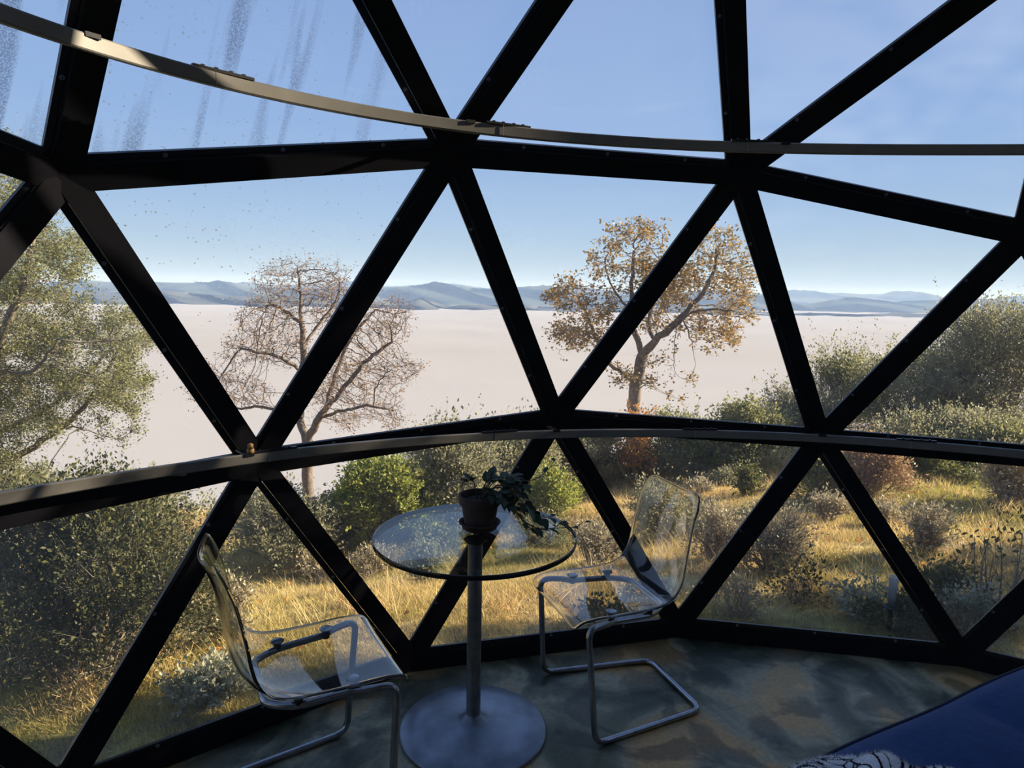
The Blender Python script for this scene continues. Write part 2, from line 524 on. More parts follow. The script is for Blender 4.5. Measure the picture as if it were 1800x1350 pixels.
# ---- panes
wet = {(12, 6, 3), (2, 6, 3)}
for k, f in enumerate(FRONT):
    n = NRM[f]
    c_ = sum(HUB[i] for i in f) / 3
    tri = [HUB[i] + (c_ - HUB[i]) * .035 for i in f]
    if np.cross(tri[1] - tri[0], tri[2] - tri[0]) @ n < 0: tri = tri[::-1]
    a = [q + n * .024 for q in tri]; bq = [q + n * .030 for q in tri]
    o = MB().add(a + bq, [(2, 1, 0), (3, 4, 5), (0, 1, 4, 3), (1, 2, 5, 4), (2, 0, 3, 5)])
    tag(o.build('window_%d' % (k + 1), M_wet if f in wet else M_glass), kind='structure')

# ---- terrain
def patch_tint(x, y):
    """0 straw .. 1 green"""
    t = .5 + .32 * np.sin(.8 * x + .9 * y + 1.3 * np.sin(.45 * x - .6 * y)) * np.sin(.55 * y - .4 * x + .7) + .28 * np.sin(2.9 * x + .8 * np.sin(2 * y)) * np.sin(2.4 * y + .7 * x)
    g = .16 + .5 * t + .48 * smooth01((x - 1.0) / 3.0) - .55 * smooth01((y - 6.5) / 5) + .12 * np.sin(3.1 * x + 1) * np.sin(2.7 * y)
    g = g + .35 * smooth01((-x - 1.6) / 1.5) * (y < 5)
    return np.clip(g, 0, 1)


def turf_mat(name, straw, green, soil=None, trans=0):
    m, N, L, b = mat(name)
    a = N.new('ShaderNodeAttribute'); a.attribute_name = 'tint'
    mx = N.new('ShaderNodeMix'); mx.data_type = 'RGBA'
    L.new(a.outputs['Fac'], mx.inputs[0])
    mx.inputs[6].default_value = (*straw, 1); mx.inputs[7].default_value = (*green, 1)
    last = mx.outputs[2]
    if soil:
        tc = N.new('ShaderNodeTexCoord'); n = N.new('ShaderNodeTexNoise'); n.inputs['Scale'].default_value = 5; n.inputs['Detail'].default_value = 8
        L.new(tc.outputs['Object'], n.inputs['Vector'])
        r = N.new('ShaderNodeMapRange'); r.inputs['From Min'].default_value = .42; r.inputs['From Max'].default_value = .62
        L.new(n.outputs['Fac'], r.inputs['Value'])
        m2 = N.new('ShaderNodeMix'); m2.data_type = 'RGBA'
        L.new(r.outputs[0], m2.inputs[0]); L.new(last, m2.inputs[6]); m2.inputs[7].default_value = (*soil, 1)
        last = m2.outputs[2]
    else:
        g = N.new('ShaderNodeNewGeometry'); r = N.new('ShaderNodeMapRange'); r.inputs['To Min'].default_value = .40; r.inputs['To Max'].default_value = 1.35
        L.new(g.outputs['Random Per Island'], r.inputs['Value'])
        m2 = N.new('ShaderNodeMix'); m2.data_type = 'RGBA'; m2.blend_type = 'MULTIPLY'; m2.inputs[0].default_value = 1
        L.new(last, m2.inputs[6]); L.new(r.outputs[0], m2.inputs[7])
        last = m2.outputs[2]
    L.new(last, b.inputs['Base Color'])
    b.inputs['Roughness'].default_value = .85
    b.inputs['Specular IOR Level'].default_value = .15
    if trans:
        tr = N.new('ShaderNodeBsdfTranslucent'); L.new(last, tr.inputs[0])
        mm = N.new('ShaderNodeMixShader'); mm.inputs[0].default_value = trans
        L.new(b.outputs[0], mm.inputs[1]); L.new(tr.outputs[0], mm.inputs[2])
        L.new(mm.outputs[0], N['Material Output'].inputs['Surface'])
    return m


STRAW, GREEN = (.62, .46, .23), (.36, .34, .08)
gx = np.concatenate([np.linspace(-70, -14, 15)[:-1], np.linspace(-14, 22, 181), np.linspace(22, 110, 20)[1:]])
gy = np.concatenate([np.linspace(-16, 2, 25)[:-1], np.linspace(2, 22, 121), np.linspace(22, 64, 30)[1:]])
X, Y = np.meshgrid(gx, gy)
Z = height(X, Y)
nx, ny = len(gx), len(gy)
me = bpy.data.meshes.new('terrain')
me.from_pydata(np.stack([X, Y, Z], -1).reshape(-1, 3).tolist(), [], [(j * nx + i, j * nx + i + 1, (j + 1) * nx + i + 1, (j + 1) * nx + i) for j in range(ny - 1) for i in range(nx - 1)])
me.polygons.foreach_set('use_smooth', [True] * len(me.polygons))
at_ = me.attributes.new('tint', 'FLOAT', 'POINT')
at_.data.foreach_set('value', patch_tint(X, Y).ravel().astype(np.float32))
tag(link('terrain', me, turf_mat('hillside_turf', STRAW, GREEN, (.16, .12, .07))), kind='structure')

# ---- sea of fog filling the valley, hills beyond it
FOGZ = -60.0
def ridge_noise(x, seed, oct_=5):
    r = random.Random(seed)
    y = np.zeros_like(x)
    for k in range(oct_):
        fq = 2.0 ** k
        y += np.sin(x * fq * (1 + .2 * r.random()) + r.random() * 6.28) / fq ** .9 * (.6 + .6 * r.random())
    return y


fx = np.concatenate([np.linspace(-9000, -60, 90), np.linspace(-55, 9000, 110)])
fy = np.concatenate([np.linspace(38, 300, 40), np.linspace(320, 7000, 120)])
X, Y = np.meshgrid(fx, fy)
sc_ = np.clip(Y / 900, .2, 2.5)
Z = FOGZ + sc_ * (1.4 * np.sin(X / 90 + 2 * np.sin(Y / 170)) * np.sin(Y / 120 + 1) + .9 * np.sin(X / 37 + Y / 51) + .5 * np.sin(X / 17 - Y / 23 + 2))
nx, ny = len(fx), len(fy)
me = bpy.data.meshes.new('fog')
me.from_pydata(np.stack([X, Y, Z], -1).reshape(-1, 3).tolist(), [], [(j * nx + i, j * nx + i + 1, (j + 1) * nx + i + 1, (j + 1) * nx + i) for j in range(ny - 1) for i in range(nx - 1)])
me.polygons.foreach_set('use_smooth', [True] * len(me.polygons))
M_fog = plain('fog_bank', (.425, .412, .404), 1.0, noise=.02, scale=.01, spec=0)
tag(link('fog', me, M_fog), 'sea of pale pink fog filling the valley below the hills', 'fog', kind='stuff')


def hills(k, name, dist, tops, col, seed, rough_amp, depth=900):
    """a range of hills; tops = (pixel x, pixel y) of the skyline, built at its real distance"""
    xs = np.linspace(-1.6 * dist, 1.9 * dist, 700)
    px = np.array([t_[0] for t_ in tops]); py = np.array([t_[1] for t_ in tops])
    # elevation of skyline as a function of azimuth slope x/y
    pts = [at(a, c_, dist) for a, c_ in tops]
    zx = np.interp(xs, [q[0] for q in pts], [q[2] for q in pts])
    zx = zx + rough_amp * .8 * ridge_noise(xs / dist * 15, seed, 6)
    rows = 16
    V, F_ = [], []
    for j in range(rows):
        q = j / (rows - 1)
        prof = math.sin(min(1, q * 1.35) * math.pi / 2) if q < .74 else 1 - (q - .74) * 1.8
        yy = dist + (q - .74) * depth
        rel = zx - (FOGZ - 30)
        spur = 1 + (.16 * ridge_noise(xs / dist * 38 + j * .35, seed + 5, 5)) * math.sin(q * math.pi)
        zz = FOGZ - 30 + rel * prof * np.where(q < .73, spur, 1)
        V += [(x, yy + 60 * math.sin(i * .3 + j), z) for i, (x, z) in enumerate(zip(xs, zz))]
    n_ = len(xs)
    F_ = [(j * n_ + i, j * n_ + i + 1, (j + 1) * n_ + i + 1, (j + 1) * n_ + i) for j in range(rows - 1) for i in range(n_ - 1)]
    me = bpy.data.meshes.new(name)
    me.from_pydata(V, [], F_)
    me.polygons.foreach_set('use_smooth', [True] * len(F_))
    m = plain(name + '_cover', col, .95, noise=.45, scale=.006, spec=0)
    return tag(link(name, me, m), kind='structure')


hills(1, 'hills', 2700, [(-200, 512), (150, 512), (300, 516), (420, 520), (600, 530), (700, 536), (745, 524), (790, 540), (900, 536), (1000, 538), (1300, 548), (2000, 556)], (.095, .102, .095), 3, 6, 500)
hills(2, 'hills', 3800, [(-200, 498), (100, 494), (350, 500), (620, 506), (760, 504), (860, 510), (930, 502), (985, 506), (1100, 520), (1260, 512), (1330, 522), (1400, 534), (1470, 524), (1560, 532), (1640, 528), (1800, 538), (2100, 545)], (.085, .105, .09), 11, 9, 700)
hills(3, 'mountains', 5600, [(-200, 500), (300, 496), (600, 502), (690, 503), (730, 500), (790, 503), (850, 506), (1000, 512), (1300, 517), (1450, 516), (1500, 519), (1600, 517), (1700, 523), (1800, 525), (2100, 530)], (.12, .14, .13), 23, 12, 900)

# haze over the far valley
m = bpy.data.materials.new('valley_haze'); m.use_nodes = True
m.node_tree.nodes.clear()
vol = m.node_tree.nodes.new('ShaderNodeVolumeScatter')
vol.inputs['Color'].default_value = (.42, .62, 1.0, 1)
vol.inputs['Density'].default_value = .00017
vol.inputs['Anisotropy'].default_value = 0.0
mo = m.node_tree.nodes.new('ShaderNodeOutputMaterial')
m.node_tree.links.new(vol.outputs[0], mo.inputs['Volume'])
o = MB().box((0, 3900, 20), (1, 0, 0), (0, 1, 0), (0, 0, 1), 21000, 6400, 180).build('haze', m)
tag(o, 'thin blue haze hanging over the far valley and hills', 'haze', kind='stuff')

# ================================================================== PLANTS
rng = np.random.default_rng(5)


def leaf_quads(cen, size, aspect=.45, rng=rng, droop=0.0, k=6, dirs=None):
    """one small pointed leaf at each centre (k=4 rhombus, k=6 oval)"""
    n_ = len(cen)
    d = rng.normal(size=(n_, 3)); d[:, 2] = d[:, 2] * .7 - droop
    if dirs is not None: d = d * .65 + dirs
    d /= np.linalg.norm(d, axis=1, keepdims=True)
    u = np.cross(d, rng.normal(size=(n_, 3))); u /= np.linalg.norm(u, axis=1, keepdims=True) + 1e-9
    nrm = np.cross(d, u)
    s = (size * rng.uniform(.65, 1.3, n_))[:, None]
    wd = s * aspect * .5
    if k == 4:
        P_ = [cen, cen + d * s * .5 + u * wd + nrm * s * .06, cen + d * s, cen + d * s * .5 - u * wd + nrm * s * .06]
    else:
        P_ = [cen, cen + d * s * .3 + u * wd * .9 + nrm * s * .05, cen + d * s * .7 + u * wd * .8 + nrm * s * .05, cen + d * s - nrm * s * .05,
              cen + d * s * .7 - u * wd * .8 + nrm * s * .05, cen + d * s * .3 - u * wd * .9 + nrm * s * .05]
    return np.stack(P_, 1).reshape(-1, 3)


def foliage(name, cen, size, m, parent, aspect=.45, k=4, droop=0.0, dirs=None):
    me = array_mesh(name, leaf_quads(np.asarray(cen), size, aspect, rng, droop, k, dirs), k)
    return tag(link(name, me, m, parent), kind='stuff')


# ---- grass on the slope: blades, denser near the dome
def blades(n_):
    r = 3.15 * (17.5 / 3.15) ** (rng.random(n_) ** .85)
    th = rng.uniform(-.95, .95, n_)
    x, y = CAM[0] * .0 + r * np.sin(th), r * np.cos(th)
    keep = (np.hypot(x, y) > 3.08) & (x - 0 > -.95 * y - 2.2)
    x, y, r = x[keep], y[keep], r[keep]
    # tufts: pull blades together, leave bare spots
    cl = np.sin(7.3 * x + 2.1 * y) * np.sin(6.1 * y - 3 * x) + .6 * np.sin(17 * x + 3) * np.sin(15 * y + 1)
    big = np.sin(2.3 * x + 1.2 * y + np.sin(1.7 * y)) * np.sin(1.9 * y - 1.1 * x + 2 * np.sin(.8 * x)) + .5 * np.sin(4.7 * x + 2) * np.sin(4.1 * y + x)
    k2 = rng.random(len(x)) < (.22 + .78 * smooth01((cl + .9) / 1.3)) * (.25 + .75 * smooth01((big + .75) / .9))
    x, y, r = x[k2], y[k2], r[k2]
    # tussocks: tufts of longer dead grass standing above the rest
    ntuft, per_ = 620, 85
    tr, tth = 3.6 * (13.5 / 3.6) ** rng.random(ntuft), rng.uniform(-.85, .85, ntuft)
    tx, ty = np.repeat(tr * np.sin(tth), per_), np.repeat(tr * np.cos(tth), per_)
    spread = np.repeat(rng.uniform(.04, .13, ntuft), per_)
    tx = tx + rng.normal(0, 1, len(tx)) * spread
    ty = ty + rng.normal(0, 1, len(ty)) * spread
    ntu = len(tx)
    x, y, r = np.r_[x, tx], np.r_[y, ty], np.r_[r, np.hypot(tx, ty)]
    n_ = len(x)
    t = np.clip(patch_tint(x, y) + rng.normal(0, .13, n_), 0, 1)
    tall = .5 + .5 * np.sin(1.15 * x + .4) * np.sin(1.3 * y + .6 * x)
    h = (.022 + .045 * rng.random(n_) + .12 * tall ** 3 * (1 - t) * rng.random(n_) ** 2) * (.75 + .75 * smooth01((y - 5) / 6))
    far_tall = smooth01((y - 8.5) / 3) * (1 - t)
    h = h + .26 * far_tall * rng.random(n_)
    h[-ntu:] = np.repeat(rng.uniform(.05, .17, ntuft), per_) * rng.uniform(.5, 1.3, ntu)
    t[-ntu:] = np.clip(np.repeat(rng.normal(.12, .18, ntuft), per_), 0, 1)
    z = height(x, y) - .01
    base = np.stack([x, y, z], 1)
    a = rng.uniform(0, 2 * np.pi, n_)
    wd = (.0013 + .00026 * r) * rng.uniform(.7, 1.4, n_)
    side = np.stack([np.cos(a), np.sin(a), 0 * a], 1) * wd[:, None]
    lean = np.stack([rng.normal(0, .6, n_) - .15, rng.normal(0, .6, n_), np.ones(n_)], 1)
    tip = base + lean * h[:, None]
    V = np.stack([base - side, base + side, tip], 1)
    return V.reshape(-1, 3), np.repeat(t, 3)


V, t = blades(1700000)
me = array_mesh('grass', V, 3)
at_ = me.attributes.new('tint', 'FLOAT', 'POINT')
at_.data.foreach_set('value', t.astype(np.float32))
tag(link('grass', me, turf_mat('grass_blades', (.80, .60, .31), (.46, .44, .10), trans=.40)), 'dry golden and green grass covering the slope outside the dome', 'grass', kind='stuff')

M_bark = plain('grey_bark', (.17, .135, .11), .9, noise=.4, scale=14, bump=.5)
M_twig = plain('grey_twigs', (.24, .205, .16), .9, noise=.3, scale=30)
M_drytwig = plain('dry_twigs', (.34, .28, .20), .9, noise=.3, scale=30)
L_olive = leaf_mat('olive_leaves', [(.11, .13, .05), (.22, .23, .09), (.44, .42, .20), (.16, .175, .072)], .48)
L_bright = leaf_mat('bright_leaves', [(.16, .21, .035), (.30, .34, .07), (.42, .41, .12)], .48)
L_grey = leaf_mat('grey_green_leaves', [(.19, .20, .115), (.36, .35, .21), (.27, .255, .155)], .46)
L_sage = leaf_mat('sage_leaves', [(.36, .37, .26), (.50, .50, .37), (.28, .30, .20)], .30)
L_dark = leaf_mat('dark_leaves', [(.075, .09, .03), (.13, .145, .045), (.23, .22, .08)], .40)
L_shade = leaf_mat('shaded_green_leaves', [(.045, .055, .018), (.075, .085, .028), (.17, .165, .06), (.06, .07, .022)], .25)  # dark greens with the shade on bush and weeds worked into the colour
L_brown = leaf_mat('sparse_brown_leaves', [(.30, .17, .085), (.40, .25, .13), (.25, .16, .10)], .30)
L_orange = leaf_mat('orange_oak_leaves', [(.34, .21, .08), (.50, .31, .10), (.27, .22, .11), (.22, .18, .10), (.44, .26, .08)], .40)
L_rust = leaf_mat('rusty_leaves', [(.42, .19, .045), (.58, .29, .07), (.35, .18, .06)], .40)
L_dry = leaf_mat('dry_brush_leaves', [(.36, .31, .20), (.48, .42, .28), (.33, .30, .20)], .30)
L_redbrown = leaf_mat('red_brown_brush', [(.40, .25, .14), (.52, .34, .20), (.34, .24, .14)], .30)


def shrub(label, px, py, wpx, hpx, leaf, n_leaves, size, blobs=40, seed=1, stems=30, stem_mat=None, name='shrub', depth=.8, base=None, fill=.55, aspect=.5, stem_r=.010, top_flat=0.0, spray=.14, leaves_per=9, twig_w=1.0):
    """a shrub whose foot meets the slope at the pixel given, wpx wide and hpx tall at that distance"""
    g = np.random.default_rng(seed)
    b0 = ground_at(px, py) if base is None else np.array([base[0], base[1], float(height(base[0], base[1]))])
    dist = (b0 - CAM) @ _fw
    k = dist / FPX if base is None else 1.0
    rx, h = wpx * k / 2, hpx * k
    ry = rx * depth
    t = thing(name, label, 'shrub', tuple(b0), 0, 'shrubs on the slope')
    # foliage blobs on a dome-shaped body with an uneven skin
    B, rad = [], []
    for i in range(blobs):
        th = g.uniform(0, 2 * math.pi)
        q = g.random() ** .5
        zz = g.random() ** (.8 - top_flat * .4)
        lim = math.sqrt(max(0.05, 1 - (zz * .92) ** 2.2))
        B.append([rx * q * lim * math.cos(th), ry * q * lim * math.sin(th), h * (.08 + .84 * zz)])
        rad.append(min(rx, h) * g.uniform(.16, .34))
    B, rad = np.array(B), np.array(rad)
    gz = height(b0[0] + B[:, 0], b0[1] + B[:, 1]) - b0[2]
    B[:, 2] = np.maximum(B[:, 2] + np.clip(gz, -1, 1) * (1 - B[:, 2] / h), gz + .05)
    o = MB()
    for i in range(stems):
        e_ = B[i % blobs] * g.uniform(.85, 1.12)
        st_ = np.array([g.normal(0, rx * .12), g.normal(0, ry * .12), -.05])
        m1 = st_ * .5 + e_ * .5 + g.normal(0, .08, 3) * h + [0, 0, .1 * h]
        pts = smooth_path([st_, m1, e_], 4)
        rr = [stem_r * max(1, dist / 7) * (1 - .75 * j / (len(pts) - 1)) for j in range(len(pts))]
        o.tube(pts, rr, 4, cap=False)
        for q in range(3):                     # side twigs
            j = g.integers(3, len(pts))
            d_ = g.normal(0, 1, 3); d_[2] = abs(d_[2]); d_ /= np.linalg.norm(d_)
            o.tube([pts[j], pts[j] + d_ * h * .12, pts[j] + d_ * h * .2 + g.normal(0, .03, 3) * h], [rr[j] * .6, rr[j] * .45, rr[j] * .2], 3, cap=False)
    o.build('stem', stem_mat or M_twig, t)
    per = leaves_per
    ns = max(20, (n_leaves or 400) // max(per, 1))
    which = g.choice(blobs, ns, p=rad ** 2 / (rad ** 2).sum())
    d_ = g.normal(size=(ns, 3)); d_ /= np.linalg.norm(d_, axis=1, keepdims=True)
    root = B[which] + d_ * (rad[which] * (fill + (1 - fill) * g.random(ns) ** .5))[:, None] * .85
    outw = root / np.array([rx, ry, h]); outw /= np.linalg.norm(outw, axis=1, keepdims=True) + 1e-9
    sd_ = d_ * .45 + outw * .55 + np.array([0, 0, .45]) + g.normal(0, .38, (ns, 3))
    sd_ /= np.linalg.norm(sd_, axis=1, keepdims=True)
    ln_ = h * spray * g.uniform(.55, 1.5, ns) * np.where(g.random(ns) < .08, 1.9, 1)
    gz = height(b0[0] + root[:, 0], b0[1] + root[:, 1]) - b0[2]
    ok = root[:, 2] > gz + .01
    root, sd_, ln_ = root[ok], sd_[ok], ln_[ok]
    tipp = root + sd_ * ln_[:, None] + np.array([0, 0, .12]) * ln_[:, None]
    # the sprigs' own thin stalks
    wv = np.cross(sd_, g.normal(size=sd_.shape)); wv /= np.linalg.norm(wv, axis=1, keepdims=True) + 1e-9
    wv *= max(.0012, .00028 * dist) * twig_w
    tag(link('twig', array_mesh('twig', np.stack([root - sd_ * .5 * ln_[:, None] - wv, root - sd_ * .5 * ln_[:, None] + wv, tipp], 1).reshape(-1, 3), 3), stem_mat or M_twig, t), kind='stuff')
    if n_leaves:
        m_ = len(root)
        tt = g.uniform(.1, 1.0, (m_, per))
        P_ = root[:, None] + (tipp - root)[:, None] * tt[..., None] + g.normal(0, size * .45, (m_, per, 3))
        P_ = P_.reshape(-1, 3)
        dd = np.repeat(sd_, per, 0)
        gz = height(b0[0] + P_[:, 0], b0[1] + P_[:, 1]) - b0[2]
        k2 = P_[:, 2] > gz + .01
        foliage('foliage', P_[k2], size, leaf, t, aspect, dirs=dd[k2])
    return t


def grow(limbs, attract, step=.16, infl=1.6, kill=.32, iters=90, seed=1, jitter=.25):
    """space colonisation from given limb polylines towards the crown's points"""
    g = random.Random(seed)
    nodes, par = [], []
    for pl, parent_idx in limbs:
        prev = parent_idx
        if callable(prev): prev = prev(nodes)
        pts = smooth_path(pl, 6)
        last = None
        for q in pts:
            if last is not None and np.linalg.norm(q - last) < step * .8: continue
            if prev is not None and last is None and np.linalg.norm(q - nodes[prev]) < step * .5:
                last = q; continue
            nodes.append(np.array(q)); par.append(prev); prev = len(nodes) - 1; last = q
    A_ = [np.array(q) for q in attract]
    for it in range(iters):
        if not A_: break
        kd = kdtree.KDTree(len(nodes))
        for i, q in enumerate(nodes): kd.insert(q, i)
        kd.balance()
        pull, keep = {}, []
        for q in A_:
            c_, i, dd = kd.find(q)
            if dd < kill: continue
            keep.append(q)
            if dd < infl * (3 if it < 12 else 1.6): pull.setdefault(i, []).append((q - nodes[i]) / dd)
        A_ = keep
        if not pull: break
        for i, vs_ in pull.items():
            d_ = sum(vs_) + np.array([g.gauss(0, jitter) for _ in range(3)]) * len(vs_) ** .5
            nl = np.linalg.norm(d_)
            if nl < 1e-6: continue
            nodes.append(nodes[i] + d_ / nl * step); par.append(i)
    return nodes, par


def skeleton_mesh(nodes, par, tip=.004, power=2.0, base=None, nmin=3):
    """tubes along the grown skeleton, thickness from the number of twigs carried"""
    n_ = len(nodes)
    kids = [[] for _ in range(n_)]
    for i, q in enumerate(par):
        if q is not None: kids[q].append(i)
    w_ = [0.0] * n_
    order = []
    st = [i for i in range(n_) if par[i] is None]
    while st:
        i = st.pop(); order.append(i); st += kids[i]
    for i in reversed(order):
        w_[i] = sum(w_[k] for k in kids[i]) if kids[i] else 1.0
    rad = [tip * q ** (1 / power) for q in w_]
    if base: 
        k = base / max(rad); rad = [max(tip, r * k ** min(1, math.log(max(r / tip, 1.0001)) / math.log(max(rad) / tip))) for r in rad]
    o = MB()
    starts = [(None, i) for i in range(n_) if par[i] is None]
    while starts:
        p0, i = starts.pop()
        chain = [i] if p0 is None else [p0, i]
        while kids[chain[-1]]:
            ks = sorted(kids[chain[-1]], key=lambda q: -w_[q])
            for q in ks[1:]: starts.append((chain[-1], q))
            chain.append(ks[0])
        rr = [rad[q] for q in chain]
        if p0 is not None: rr[0] = rr[1]
        if len(chain) > 1:
            o.tube([nodes[q] for q in chain], rr, 8 if max(rr) > .05 else (5 if max(rr) > .015 else nmin), cap=False)
    tips = [i for i in range(n_) if not kids[i]]
    return o, rad, tips, w_


def crown(ells, n_, ydepth, yspread, seed):
    g = np.random.default_rng(seed)
    ar = np.array([e_[2] * e_[3] for e_ in ells], float)
    P_ = []
    for k in g.choice(len(ells), n_, p=ar / ar.sum()):
        cx, cy_, rx, ry = ells[k][:4]
        dy = ells[k][4] if len(ells[k]) > 4 else 0
        while True:
            a, b_, c_ = g.uniform(-1, 1, 3)
            if a * a + b_ * b_ + c_ * c_ < 1: break
        P_.append(at(cx + a * rx, cy_ + b_ * ry, ydepth + dy + c_ * yspread))
    return P_


def limb(pts, Y):
    return [at(q[0], q[1], Y + (q[2] if len(q) > 2 else 0)) for q in pts]


def nearest_node(pt):
    return lambda nodes: int(np.argmin([np.linalg.norm(q - pt) for q in nodes]))


def tree(label, Y, limbs, ells, n_att, spread, leafmat, n_leaf, leaf_size, seed, bark, base_r, step, kill, infl, leaf_scatter, zfoot=None, twig_only=None, aspect=.5, tip=.004, k=4, clump=1.0, twigs=0, twig_len=.25):
    L_, out_ = [], []
    for i, pl in enumerate(limbs):
        q = limb(pl, Y)
        L_.append((q, None if i == 0 else nearest_node(q[0])))
    foot = np.array(L_[0][0][0], float)
    foot[2] = float(height(foot[0], foot[1])) - .1
    L_[0] = ([foot] + L_[0][0][1:], None)
    nodes, par = grow(L_, crown(ells, n_att, Y, spread, seed), step, infl, kill, 110, seed)
    t = thing('oak_tree', label, 'tree', tuple(foot), 0, 'oaks on the slope')
    # gnarled rather than smooth: every node is pushed a little off its line
    gj = np.random.default_rng(seed + 2)
    nodes = [q - foot + gj.normal(0, step * .11, 3) * (i > 2) for i, q in enumerate(nodes)]
    o, rad, tips, w_ = skeleton_mesh(nodes, par, tip, 2.0, base_r)
    o.build('trunk', bark, t, smooth=True)
    g = np.random.default_rng(seed + 9)
    thin = [i for i in range(len(nodes)) if w_[i] <= 3]
    if clump < 1: thin = [i for i in thin if g.random() < clump]
    if twigs:
        ix = np.array(g.choice(thin, twigs))
        A0 = np.array([nodes[i] for i in ix])
        dr = np.array([nodes[i] - nodes[par[i]] if par[i] is not None else np.array([0, 0, 1.0]) for i in ix])
        dr /= np.linalg.norm(dr, axis=1, keepdims=True) + 1e-9
        dr = dr * .8 + g.normal(0, .45, dr.shape) + [0, 0, .15]
        dr /= np.linalg.norm(dr, axis=1, keepdims=True)
        A1 = A0 + dr * (twig_len * g.uniform(.5, 1.4, twigs))[:, None]
        wv = np.cross(dr, g.normal(size=dr.shape)); wv /= np.linalg.norm(wv, axis=1, keepdims=True); wv *= tip * .8
        tag(link('twig', array_mesh('twig', np.stack([A0 - wv, A0 + wv, A1], 1).reshape(-1, 3), 3), bark, t), kind='stuff')
    if n_leaf:
        idx = g.choice(thin, n_leaf)
        P_ = np.array([nodes[i] for i in idx]) if not twigs else A0[(pk := g.integers(0, twigs, n_leaf))] + (A1 - A0)[pk] * g.uniform(.4, 1.05, n_leaf)[:, None]
        P_ = P_ + g.normal(0, leaf_scatter, (n_leaf, 3))
        foliage('foliage', P_, leaf_size, leafmat, t, aspect, k)
    return t


n_ = 700
r_ = rng.uniform(3.4, 13, n_); th_ = rng.uniform(-.75, .75, n_)
x_, y_ = r_ * np.sin(th_), r_ * np.cos(th_)
foliage('fallen_leaves', np.stack([x_, y_, height(x_, y_) + .04], 1), .042, L_rust, None, .6, 6)
tag(bpy.data.objects['fallen_leaves'], 'scattered rusty oak leaves lying in the dry grass', 'leaves')
# ---- the three oaks
b1 = ground_at(546, 908)
Y1 = 17.2
tree('nearly bare brown oak standing left of the middle, its trunk rising out of the fog', Y1,
     [[(547, 930), (542, 860), (541, 800), (540, 770)],
      [(540, 775), (528, 735, .2), (531, 680, .1), (533, 620), (530, 560), (526, 500), (522, 470)],
      [(540, 775), (560, 735, -.3), (590, 700, -.4), (640, 640, -.5), (690, 600, -.6)],
      [(528, 735), (500, 722, .5), (455, 716, .8), (410, 716, 1.1), (370, 700, 1.2)],
      [(533, 655), (505, 635, -.5), (465, 620, -.8), (425, 612, -1)],
      [(533, 610), (560, 570, .4), (590, 530, .7), (600, 490, .8)],
      [(531, 570), (500, 545, .4), (470, 530, .6)],
      [(575, 715), (590, 660, .5), (620, 590, .7), (660, 545, .9)],
      [(560, 735), (610, 720, -.8), (650, 712, -1), (690, 722, -1)]],
     [(525, 510, 88, 58), (585, 520, 40, 62), (470, 560, 60, 40), (440, 610, 52, 30), (500, 610, 50, 40), (365, 675, 48, 36), (430, 690, 50, 26), (645, 575, 75, 45), (690, 560, 42, 40),
      (680, 650, 66, 38), (610, 650, 50, 40), (650, 705, 60, 32), (690, 735, 22, 26), (570, 690, 26, 40), (610, 740, 34, 18)],
     5200, 2.0, L_brown, 9500, .058, 21, M_bark, .145, .135, .18, 1.0, .035, tip=.0052, twigs=5200, twig_len=.30)
Y2 = 16.0
tree('oak with orange autumn leaves standing right of the middle above the clear chair', Y2,
     [[(1108, 852), (1110, 800), (1112, 740), (1116, 690), (1124, 655)],
      [(1124, 655), (1128, 628), (1122, 600), (1110, 570), (1108, 530), (1112, 480), (1114, 430)],
      [(1126, 630), (1150, 600, -.3), (1180, 575, -.5), (1215, 540, -.6), (1250, 490, -.6), (1262, 440, -.5)],
      [(1116, 675), (1095, 655, .3), (1072, 640, .4), (1050, 600, .6), (1035, 560, .7), (1015, 520, .8)],
      [(1108, 545), (1085, 520, .5), (1070, 490, .6), (1060, 455, .7)],
      [(1150, 600), (1140, 560, .7), (1160, 510, .8), (1175, 470, .9)],
      [(1200, 555), (1240, 545, -.9), (1290, 545, -1)],
      [(1120, 660), (1150, 685, -.6), (1185, 695, -.8)],
      [(1118, 690), (1140, 672, -.5), (1165, 690, -.8), (1192, 700, -.9)],
      [(1190, 570), (1185, 610, -.5), (1187, 655, -.6), (1205, 668, -.7)],
      [(1200, 560), (1215, 600, -.4), (1222, 640, -.5), (1216, 660, -.5)]],
     [(1115, 420, 62, 36), (1062, 462, 36, 36), (1135, 470, 60, 40), (1000, 515, 46, 34), (1000, 590, 44, 30), (1040, 560, 40, 40), (1070, 545, 30, 30), (1255, 430, 48, 42), (1230, 480, 60, 40), (1300, 480, 32, 45),
      (1180, 510, 45, 40), (1290, 545, 45, 42), (1235, 570, 60, 34), (1275, 595, 28, 16), (1150, 560, 34, 30), (1105, 665, 34, 18), (1140, 640, 20, 16)],
     1900, 1.7, L_orange, 13500, .072, 33, M_bark, .15, .125, .21, 1.1, .05, tip=.0050, aspect=.62, k=6, clump=.42, twigs=2600, twig_len=.26)
Y3 = 7.2
